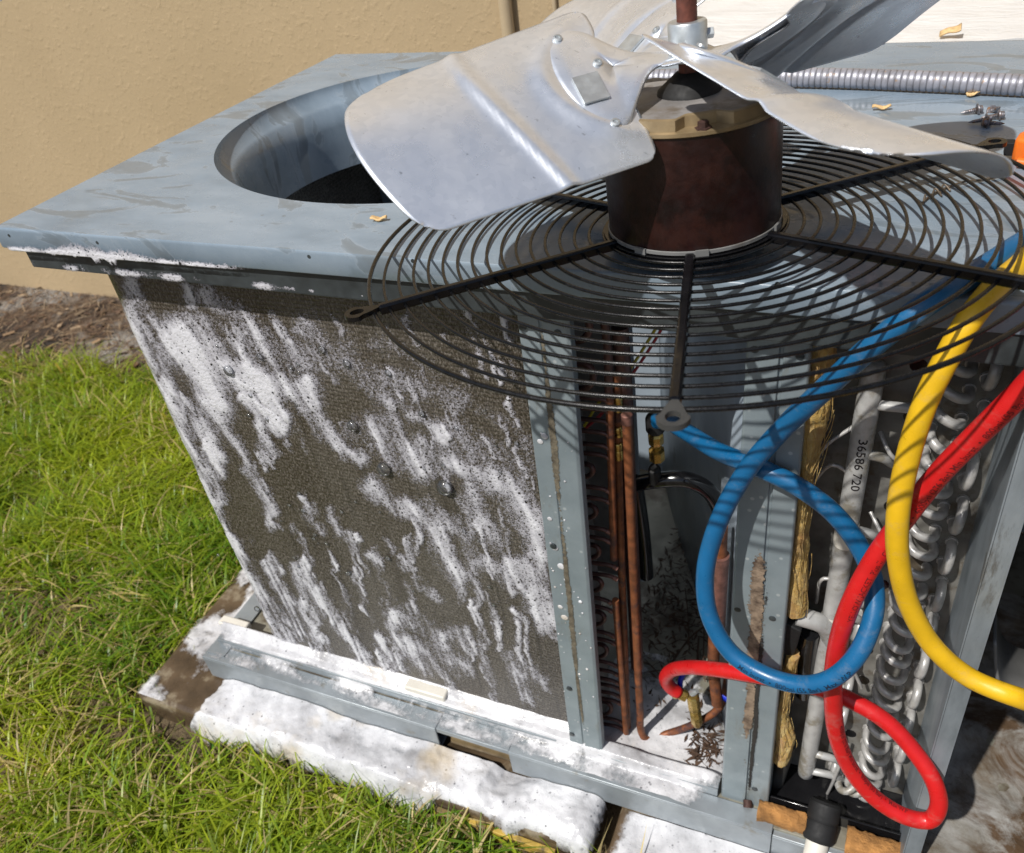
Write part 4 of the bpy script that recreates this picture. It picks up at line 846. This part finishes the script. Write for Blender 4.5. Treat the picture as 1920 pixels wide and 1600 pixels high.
# ================================================================== suds
def sheet(name, G, D, mat, thr, label):
    a, b = D.shape; keep = np.maximum.reduce([D[:-1, :-1], D[1:, :-1], D[:-1, 1:], D[1:, 1:]]) > thr
    I = np.arange(a*b).reshape(a, b); i, j = np.nonzero(keep); F = np.stack([I[i, j], I[i, j+1], I[i+1, j+1], I[i+1, j]], 1)
    used = np.unique(F); mp = np.full(a*b, -1); mp[used] = np.arange(len(used))
    me = npmesh(name, G.reshape(-1, 3)[used], mp[F], True, {'dens': D.ravel()[used]}); o = obj(name, me, mat); return tag(o, label, 'foam', None, 'stuff')
STROKES = [
 (.8, 20, [(244,534),(256,600),(272,656),(287,719),(306,781),(325,816)]), (1., 52, [(345,640),(375,656),(395,690)]), (1., 42, [(395,690),(403,730),(400,781)]), (.95, 20, [(400,781),(403,835),(406,885)]),
 (.95, 30, [(419,687),(481,712),(575,735)]), (1.1, 24, [(572,722),(580,760)]), (1., 16, [(456,745),(500,769),(531,806)]), (.9, 13, [(494,734),(537,781)]), (.85, 12, [(487,781),(497,828),(509,853)]),
 (.85, 12, [(420,795),(450,837),(472,884),(500,937),(519,987)]), (.95, 20, [(312,719),(337,812),(362,860),(380,905),(387,969),(400,997)]), (.8, 13, [(334,828),(362,906),(384,953)]), (.75, 10, [(387,875),(419,944)]),
 (.6, 20, [(384,544),(419,578),(466,609),(490,631)]), (.6, 13, [(353,541),(359,572)]), (.45, 9, [(509,584),(531,631)]), (.55, 36, [(440,650),(520,668),(575,675),(637,656)]), (.6, 26, [(575,609),(616,656),(669,694),(731,747)]),
 (.62, 24, [(637,681),(700,703),(794,725),(868,748)]), (.9, 16, [(587,775),(606,809),(653,844),(676,857)]), (.55, 20, [(662,797),(706,837)]), (.85, 32, [(712,800),(747,846),(790,872)]), (.65, 24, [(738,832),(819,860),(870,872),(902,895)]),
 (.6, 16, [(770,770),(790,789),(833,823)]), (.5, 28, [(840,800),(876,829),(934,855),(977,875)]), (.9, 21, [(701,906),(738,947),(784,958),(810,987),(827,1021),(847,1062),(870,1080)]), (.65, 16, [(801,947),(836,981),(876,998),(891,1067)]),
 (.65, 23, [(885,915),(891,952),(919,995),(937,1019)]), (.8, 28, [(919,895),(962,918),(991,975),(1008,1004),(1017,1033)]), (.9, 28, [(962,1065),(1003,1082),(1012,1125),(1031,1165)]), (.75, 14, [(896,1053),(948,1065)]), (.8, 10, [(960,1090),(966,1108)]),
 (.65, 11, [(842,1070),(865,1119)]), (.75, 11, [(885,1085),(902,1119)]), (.6, 9, [(784,1090),(822,1122)]), (.85, 10, [(697,1035),(708,1050)]), (.8, 9, [(756,1050),(779,1068)]), (.65, 12, [(577,955),(603,998)]),
 (.85, 14, [(556,1060),(577,1113)]), (.95, 12, [(592,1105),(629,1165)]), (.95, 12, [(566,1125),(600,1211)]), (.85, 11, [(646,1177),(698,1250)]), (.95, 11, [(709,1188),(724,1237)]), (.95, 15, [(740,1148),(742,1190),(746,1250)]), (.9, 14, [(742,1150),(775,1172)]),
 (.8, 11, [(778,1160),(813,1197)]), (.85, 21, [(747,1200),(790,1225),(812,1250)]), (.85, 17, [(819,1205),(847,1240),(872,1256)]), (.65, 16, [(779,1162),(819,1194),(866,1184),(882,1219)]), (.85, 12, [(794,1231),(832,1262),(846,1290)]),
 (.55, 18, [(960,1237),(979,1275),(997,1312)]), (.8, 10, [(966,1146),(988,1157)]), (.9, 16, [(401,1000),(424,1049)]), (1., 18, [(435,1015),(472,1086),(499,1142),(540,1205)]), (.85, 12, [(427,1067),(461,1150),(487,1195)]), (.75, 12, [(499,1056),(544,1131),(566,1187)]),
 (.7, 9, [(585,1112),(600,1161)]), (.7, 10, [(515,1130),(560,1175)]), (.6, 16, [(300,640),(316,700),(330,760)]), (.5, 14, [(262,560),(300,640)]), (.8, 10, [(325,860),(350,930),(372,985)]), (.7, 9, [(410,940),(428,990)]),
 (.7, 10, [(620,960),(640,1000)]), (.7, 8, [(655,1000),(668,1030)]), (.6, 8, [(730,1015),(740,1040)]), (.5, 12, [(905,770),(960,800),(985,840)]), (.45, 14, [(700,640),(760,660),(820,700)]), (.55, 9, [(540,640),(560,690)]), (.7, 10, [(1000,1250),(1020,1290)])]
rs = np.random.default_rng(44)
for k in range(190):
    x0, y0 = rs.uniform(250, 1000), rs.uniform(560, 1230); vx, vy = 1314-x0, 2914-y0; l = rs.uniform(22, 105)*(.6+.6*(y0 > 950)); d_ = np.array([vx, vy])/math.hypot(vx, vy)
    sl_ = .30*max(0, 1-(y0-560)/500)*(x0 > 560); q = np.array([x0, y0]); STROKES.append((rs.uniform(.45, .9), rs.uniform(3.5, 7.5), [tuple(q), tuple(q+d_*l*.5+np.array([sl_*l*.5, 0])), tuple(q+d_*l+np.array([sl_*l, 0]))]))
ns, nz_ = 640, 600; sA = np.linspace(.018, .80, ns); zA = np.linspace(.134, 1.005, nz_)
PP = np.array([plan(s)[0] for s in sA]); NN_ = np.array([plan(s)[1] for s in sA])
G = np.zeros((ns, nz_, 3)); G[..., 0] = PP[:, 0][:, None]; G[..., 1] = PP[:, 1][:, None]; G[..., 2] = zA[None]
flat = G.copy(); flat[..., 0] = (.80-sA)[:, None]; flat[..., 1] = YC
UV = proj(flat); wob = np.stack([fbm(flat[..., 0]*38, flat[..., 2]*38, 5)-.5, fbm(flat[..., 0]*38, flat[..., 2]*38, 9)-.5], -1)*26
UV = UV+wob; D = np.zeros((ns, nz_))
for dn, wd, pl_ in STROKES:
    pl_ = np.array(pl_, float); best = np.full(D.shape, 1e9)
    lo, hi = pl_.min(0)-3*wd, pl_.max(0)+3*wd; msk = (UV[..., 0] > lo[0]) & (UV[..., 0] < hi[0]) & (UV[..., 1] > lo[1]) & (UV[..., 1] < hi[1]); Q = UV[msk]; bb = np.full(len(Q), 1e9)
    for p, q in zip(pl_[:-1], pl_[1:]):
        d = q-p; t = np.clip(((Q-p)@d)/(d@d), 0, 1); bb = np.minimum(bb, np.linalg.norm(Q-p-t[:, None]*d, axis=1))
    val = dn*np.clip(1.3-bb/(wd*1.15), 0, 1)**.8; D[msk] = np.maximum(D[msk], val)
x_, z_ = flat[..., 0], flat[..., 2]
strk = fbm(x_*60+z_*14, z_*9, 21, 4); fil = fbm(x_*26, z_*26, 33, 4)
D = D*(.25+.95*strk)*(.55+.75*fil)*1.2+np.clip(strk-.52, 0, 1)*1.5*np.clip(fil-.30, 0, 1)*np.where(z_ > .93, .4, 1)
D += np.clip(.06-(z_-.134), 0, 1)*3.0*np.clip(fil, .3, 1)                       # suds banked against the channel
stripe = fbm(x_*150+z_*9, z_*4.5, 57, 3); D *= np.where(z_ < .62, np.interp(z_, [.2, .62], [.35, .75])+np.interp(z_, [.2, .62], [1.25, .5])*stripe, 1.)
D = np.clip(D, 0, 1.15); nrm = np.stack([NN_[:, 0], NN_[:, 1], 0*NN_[:, 0]], 1)[:, None, :]
G = G+nrm*(.0006+.0030*D)[..., None]
sheet('coil_suds', G, D, M['foam'], .10, 'white soap suds streaking down the dirty coil fins')
# suds left on the coil's far corner edge
Pe = []; zc = np.linspace(.16, .93, 90); me_ = MB()
for i in range(3):
    r = .0022+.0036*np.clip(fbm(zc*22, 0*zc+i, 70+i)-.38, 0, 1)*2
    me_.tube([(XC-.0005+.004*i+.002*math.sin(z*30+i), YC+.055+.03*i, z) for z in zc], r, 8)
sm = me_.mesh('edge_suds', 180); tag(obj('edge_suds', sm, M['thick']), 'thin rope of suds along the rounded coil corner', 'foam', None, 'stuff')
at = sm.attributes.new('dens', 'FLOAT', 'POINT'); at.data.foreach_set('value', np.full(len(sm.vertices), 1., np.float32))
def bank(name, x0, x1, y0, y1, fn, label, dx=.0022, mat='thick'):
    X, Y = np.meshgrid(np.arange(x0, x1, dx), np.arange(y0, y1, dx), indexing='ij'); H, Dn = fn(X, Y); return sheet(name, np.stack([X, Y, H], -1), Dn, M[mat], .08, label)
def f_pad(X, Y):
    fe = -.112+.022*fbm(X*16, Y*0, 4)+.014*np.clip((X-.5)/.06, 0, 1)
    e = np.minimum.reduce([(X-(-.02+.05*fbm(Y*20, X*0, 1)))/.045, (.832-X+.01*fbm(Y*30, X*0, 6))/.03, (Y-fe)/.030, np.full_like(X, 1.)]); e = np.clip(e, 0, 1)
    th = .010+.026*fbm(X*9, Y*12, 11)+.006*fbm(X*34, Y*34, 15)
    q = np.sqrt(1-(1-e)**2); pat = np.clip(.40-fbm(X*9+2, Y*9, 44), 0, 1)*5
    lip = np.clip((-.084-Y)/.022, 0, 1)
    return .054+th*q*(1-.5*np.clip(pat, 0, 1))-.012*(e < .02)-.040*lip**1.3, np.where(e > 0, .42+e*.7-.4*np.clip(pat, 0, 1), 0)
bank('pad_suds', -.07, .84, -.118, .0, f_pad, 'thick white suds heaped on the front of the pad')
def f_left(X, Y):
    e = np.clip(fbm(X*17+3, Y*11, 61)*1.9-.78, 0, 1)*np.clip((X+.158)/.02, 0, 1); return .063+.008*np.sqrt(e), e
bank('corner_suds', -.158, -.012, -.085, .40, f_left, 'patchy suds streaked over the bare wet corner of the pad', mat='thick')
def f_pan(X, Y):
    e = np.clip(np.minimum((X+.01)/.03, 1)*(1-np.clip((Y-.067)/.003, 0, 1)), 0, 1); n_ = fbm(X*12, Y*30, 81)
    prof = np.interp(Y, [.004, .022, .034, .040, .052, .067], [.1318, .1335, .138, .1515, .155, .166])
    d = np.clip(e*np.interp(Y, [.002, .015, .034, .040, .055], [.12, .36, .22, .62, 1.0])+1.2*(n_-.5), 0, 1.2)
    return prof+.010*(n_-.3)*e*(d > .2), d
bank('channel_suds', -.012, .79, .003, .070, f_pan, 'bank of suds along the foot of the coil')
def f_bay(X, Y):
    n_ = fbm(X*14, Y*14, 91); e = np.clip(np.interp(Y, [.003, .03, .06, .14, .20, .26], [.35, .5, 1., 1., .7, 0])*np.clip((X-.77)/.03, 0, 1)*np.clip((1.022-.15*np.clip(Y-.1, 0, 1)-X)/.05, 0, 1)+1.5*(n_-.55), 0, 1.1)
    prof = np.interp(Y, [.004, .030, .038, .058, .064], [.1320, .1325, .1498, .1502, .131]); return prof+.012*np.sqrt(np.clip(e, 0, 1))*np.clip(n_+.2, 0, 1), e
bank('bay_suds', .755, 1.03, .003, .27, f_bay, 'soft suds spread over the floor of the pipe bay')
def f_p2(X, Y):
    n_ = fbm(X*11, Y*11, 99); e = np.clip(np.minimum((X-.866)/.03, (Y+.102)/.02), 0, 1); d = np.clip(e*1.0*np.interp(X, [.86, 1.0, 1.12, 1.2], [1., 1., .7, 0.])+1.2*(n_-.5), 0, 1.1); return .060+.012*np.sqrt(e)*(n_+.3), d*(e > 0)
bank('slab_suds', .864, 1.2, -.102, .0, f_p2, 'bubbly suds on the slab below the base rail')
# suds clinging to the flange and the strip below it
def smear(name, x0, x1, z0, z1, y, fn, label, dx=.0011):
    X, Z = np.meshgrid(np.arange(x0, x1, dx), np.arange(z0, z1, dx), indexing='ij'); Dn = fn(X, Z); Y = y+.007*(X-.036)-.0006-.0030*np.sqrt(np.clip(Dn, 0, 1)); return sheet(name, np.stack([X, Y, Z], -1), Dn, M['foam'], .10, label)
def f_fl(X, Z):
    n_ = fbm(X*45, Z*45, 111); hgt = .0035+.011*np.exp(-((X-.21)/.075)**2)*fbm(X*30, 0*Z, 113)*1.6+.004*fbm(X*60, 0*Z, 115); drip = .0025+.012*np.clip(fbm(X*75, 0*Z, 117)-.60, 0, 1)*4*np.exp(-((X-.2)/.08)**2)
    t = np.where(Z > 1.0445, (Z-1.0445)/hgt, (1.0445-Z)/drip); return np.clip(1.25-t, 0, 1)*np.clip((.47-X)/.08, 0, 1)*np.clip((X-.045)/.01, 0, 1)*(.5+1.0*n_)
smear('flange_suds', .045, .47, 1.034, 1.064, .004, f_fl, 'ragged rim of suds along the lower edge of the top panel flange')
def f_st(X, Z):
    n_ = fbm(X*38, Z*60, 121); e = np.clip(1-abs(Z-1.0165)/.008, 0, 1); return np.clip(e*1.3*np.clip(fbm(X*28, 0*Z, 123)*2.4-.85, 0, 1)*(.5+n_), 0, .8)
smear('strip_suds', .065, .70, 1.006, 1.030, .0152, f_st, 'patches of suds on the dark strip under the flange')
# blobs of suds on the corner post
pm = MB()
for k in range(46):
    u = rng.random(); z = rng.uniform(.2, .86); r = abs(rng.normal(0, .0011))+.0006; q = (at1(u, z), .0404 if u < .4 else .0383, z)
    pm.lathe([(r, 0), (r*.95, r*.25), (r*.6, r*.5), (r*.05, r*.6)], q, (0, -1, 0), 9)
for px, py, r in ((1020, 820, .0062), (1012, 830, .005), (1040, 1030, .006), (1052, 1064, .0075), (1078, 1020, .006), (1058, 1160, .007), (1085, 1172, .006), (1030, 975, .0045), (1096, 1262, .006), (1098, 1290, .006), (1108, 1355, .005), (1050, 1140, .005)):
    q = PY(px, py, .0385); r *= .8; pm.lathe([(r, 0), (r*1.02, r*.06), (r*.8, r*.16), (r*.05, r*.2)], (q[0], .0403, q[2]), (0, -1, 0), 14)
sm = pm.mesh('post_suds', 180); o = tag(obj('post_suds', sm, M['thick']), 'small white suds spots on the corner post', 'foam', None, 'stuff')
at = sm.attributes.new('dens', 'FLOAT', 'POINT'); at.data.foreach_set('value', np.full(len(sm.vertices), 1., np.float32))
# big single bubbles
bub = MB().lathe([(math.sin(t), -math.cos(t)) for t in np.linspace(.02, math.pi-.02, 18)], (0, 0, 0), (0, 0, 1), 28).mesh('bubble', 180); bub.materials.append(M['bubble'])
for px, py, r in ((835, 915, 21), (720, 880, 18), (661, 799, 14), (430, 695, 15), (487, 669, 8), (603, 656, 9), (650, 682, 10), (728, 700, 8), (790, 776, 8), (482, 1142, 10), (551, 1046, 5), (590, 1003, 5), (612, 1020, 5), (560, 925, 5), (640, 960, 5), (727, 1047, 7), (568, 958, 6), (588, 1010, 5), (652, 1076, 7), (760, 1207, 5), (917, 1101, 5), (655, 1075, 6), (925, 1135, 5), (545, 690, 5), (560, 700, 4), (470, 742, 6), (500, 925, 5))+tuple((int(rs.uniform(330, 1000)), int(rs.uniform(640, 1200)), int(rs.integers(3, 6))) for _ in range(34)):
    p = PY(px, py, YC-.003); rr = r/1650.; o = bpy.data.objects.new('soap_bubble', bub); col.objects.link(o); o.location = p; o.scale = (rr, rr*.75, rr*1.05)
    tag(o, 'large clear soap bubble clinging to the coil fins' if r > 12 else 'small clear soap bubble clinging to the coil fins', 'bubble', 'soap bubbles on the coil' if r > 12 else 'small soap bubbles on the coil')

# ================================================================== lawn
def inview(P, mg): q = proj(P); return (q[:, 0] > -mg) & (q[:, 0] < 1920+mg) & (q[:, 1] > -mg) & (q[:, 1] < 1600+mg)
N = 130000; X = rng.uniform(-3.2, 1.0, N*3); Y = rng.uniform(-.9, 1.25, N*3)
ok = inview(np.stack([X, Y, 0*X], 1), 420) & ~((X > -.165) & (Y > -.105)); X, Y = X[ok], Y[ok]
cl = fbm(X*7, Y*7, 3, 4); bare = fbm(X*2.6+5, Y*2.6, 17, 3)
edge = np.clip((1.02-Y+.35*(fbm(X*3, Y*3, 50)-.5))/.22, 0, 1)
dist = np.hypot(X-1.15, Y+.7)
pk = np.clip(.25+1.3*(cl-.3), .05, 1)*edge*np.clip(1.2-np.clip(bare-.54, 0, 1)*5., .16, 1)*np.clip(2.0/dist, .35, 1)
ok = rng.random(len(X)) < pk; X, Y, cl = X[ok], Y[ok], cl[ok]; sel = rng.permutation(len(X))[:80000]; X, Y, cl = X[sel], Y[sel], cl[sel]; n = len(X)
# blades of one tuft lean away from its heart
cxy = np.stack([np.round(X/.055)*.055, np.round(Y/.055)*.055], 1)+.02*(rng.random((n, 2))-.5); lean = np.stack([X, Y], 1)-cxy; la = np.arctan2(lean[:, 1], lean[:, 0])+rng.normal(0, 1.1, n)
L = (.032+.095*rng.random(n)**1.7)*(.55+1.1*cl); Wd = rng.uniform(.0011, .0030, n)*(1+.7*(rng.random(n) < .12)); bend = rng.uniform(.45, 1.75, n)
d = np.stack([np.cos(la), np.sin(la)], 1); sd = np.stack([-np.sin(la), np.cos(la)], 1); V = []; K = 4
for k in range(K+1):
    t = k/K; out = L*bend*t**1.8*.85; up = L*.85*t*(1-.50*bend*t**1.3*.8); wv_ = Wd*(1-t**2.2)
    c = np.stack([X+d[:, 0]*out, Y+d[:, 1]*out, np.maximum(up, .001)-.002], 1)
    if k < K: V += [c+np.c_[sd*wv_[:, None], np.zeros(n)], c-np.c_[sd*wv_[:, None], np.zeros(n)]]
    else: V += [c]
nv = 2*K+1; V = np.stack(V, 1).reshape(-1, 3); F = []
for k in range(K-1): F += [(2*k, 2*k+1, 2*k+3), (2*k, 2*k+3, 2*k+2)]
F += [(2*K-2, 2*K-1, 2*K)]; F = (np.array(F)[None]+(np.arange(n)*nv)[:, None, None]).reshape(-1, 3)
h = np.clip(1.1*(fbm(X*3.2, Y*3.2, 30)-.28)+.55*rng.random(n)-.05, 0, 1)[:, None]
cg, cy_, cd_ = np.array([.085, .20, .014]), np.array([.43, .48, .028]), np.array([.62, .50, .24])
cb = cg*(1-h)+cy_*h; dry = rng.random(n) < .07+.16*(bare[ok][sel] > .5); cb[dry] = cd_*rng.uniform(.6, 1.1, (dry.sum(), 1)); cb *= rng.uniform(.7, 1.25, (n, 1))
lawn = obj('lawn_grass', npmesh('lawn_grass', V, F, True, {'col': np.repeat(cb, nv, 0)}), M['grass']); tag(lawn, 'bright green unmown lawn grass around the pad', 'grass', None, 'stuff')
# small broad leaves and yellow seed heads among the blades
V, F, Cc = [], [], []
idx = rng.choice(n, 5200)
for i in idx:
    p = np.array([X[i], Y[i], 0]); typ = rng.random()
    if typ < .55:
        p[2] = rng.uniform(.006, .03); a = rng.uniform(0, 6.28); l = rng.uniform(.003, .009); w_ = l*.45; u = np.array([math.cos(a), math.sin(a), rng.uniform(-.2, .4)])*l; v = np.array([-math.sin(a), math.cos(a), rng.uniform(-.2, .2)])*w_; b = len(V)
        V += [p-u, p-v+[0, 0, .001], p+u, p+v+[0, 0, .001]]; F += [(b, b+1, b+2), (b, b+2, b+3)]; Cc += [np.array([.05, .16, .015])*rng.uniform(.7, 1.6)]*4
    else:
        p[2] = rng.uniform(.02, .055)
        for k in range(6):
            a = rng.uniform(0, 6.28); l = rng.uniform(.002, .0048); u = np.array([math.cos(a), math.sin(a), rng.uniform(-.1, .9)])*l; v = np.array([-math.sin(a), math.cos(a), 0])*.0008; b = len(V)
            V += [p-v, p+v, p+u]; F += [(b, b+1, b+2)]; Cc += [np.array([.26, .27, .02])*rng.uniform(.7, 1.2)]*3
tag(obj('lawn_weeds', npmesh('lawn_weeds', np.array(V), np.array(F), False, {'col': np.array(Cc)}), M['grass']), 'tiny weed leaves and yellow seed heads among the grass', 'weeds', None, 'stuff')
# pine needles, bark and clods along the wall and in the bare spots
V, F, Cc = [], [], []
for k in range(9000):
    if k < 6000: x, y = rng.uniform(-3.0, -.25), rng.uniform(.72, 1.41)
    else:
        x, y = rng.uniform(-2.4, .8), rng.uniform(-.6, .9)
        if x > -.165 and y > -.105: continue
    if fbm(np.array(x*3.), np.array(y*3.), 77) < .36 and k < 6000: continue
    a = rng.uniform(0, 6.28); l = rng.uniform(.01, .045); w_ = rng.uniform(.0006, .0016); z = rng.uniform(.002, .012)
    if rng.random() < .06: w_ = rng.uniform(.004, .010); l *= .5
    u = np.array([math.cos(a), math.sin(a), rng.uniform(-.12, .12)])*l; v = np.array([-math.sin(a), math.cos(a), rng.uniform(-.4, .4)])*w_; p = np.array([x, y, z]); b = len(V)
    V += [p-u-v, p+u-v, p+u+v, p-u+v]; F += [(b, b+1, b+2), (b, b+2, b+3)]
    Cc += [np.array([[.13, .07, .04], [.23, .15, .085], [.05, .033, .025], [.30, .22, .14]][rng.integers(4)])*rng.uniform(.6, 1.25)]*4
tag(obj('pine_straw', npmesh('pine_straw', np.array(V), np.array(F), False, {'col': np.array(Cc)}), M['needle']), 'brown pine straw and bark scattered below the wall', 'straw', None, 'stuff')
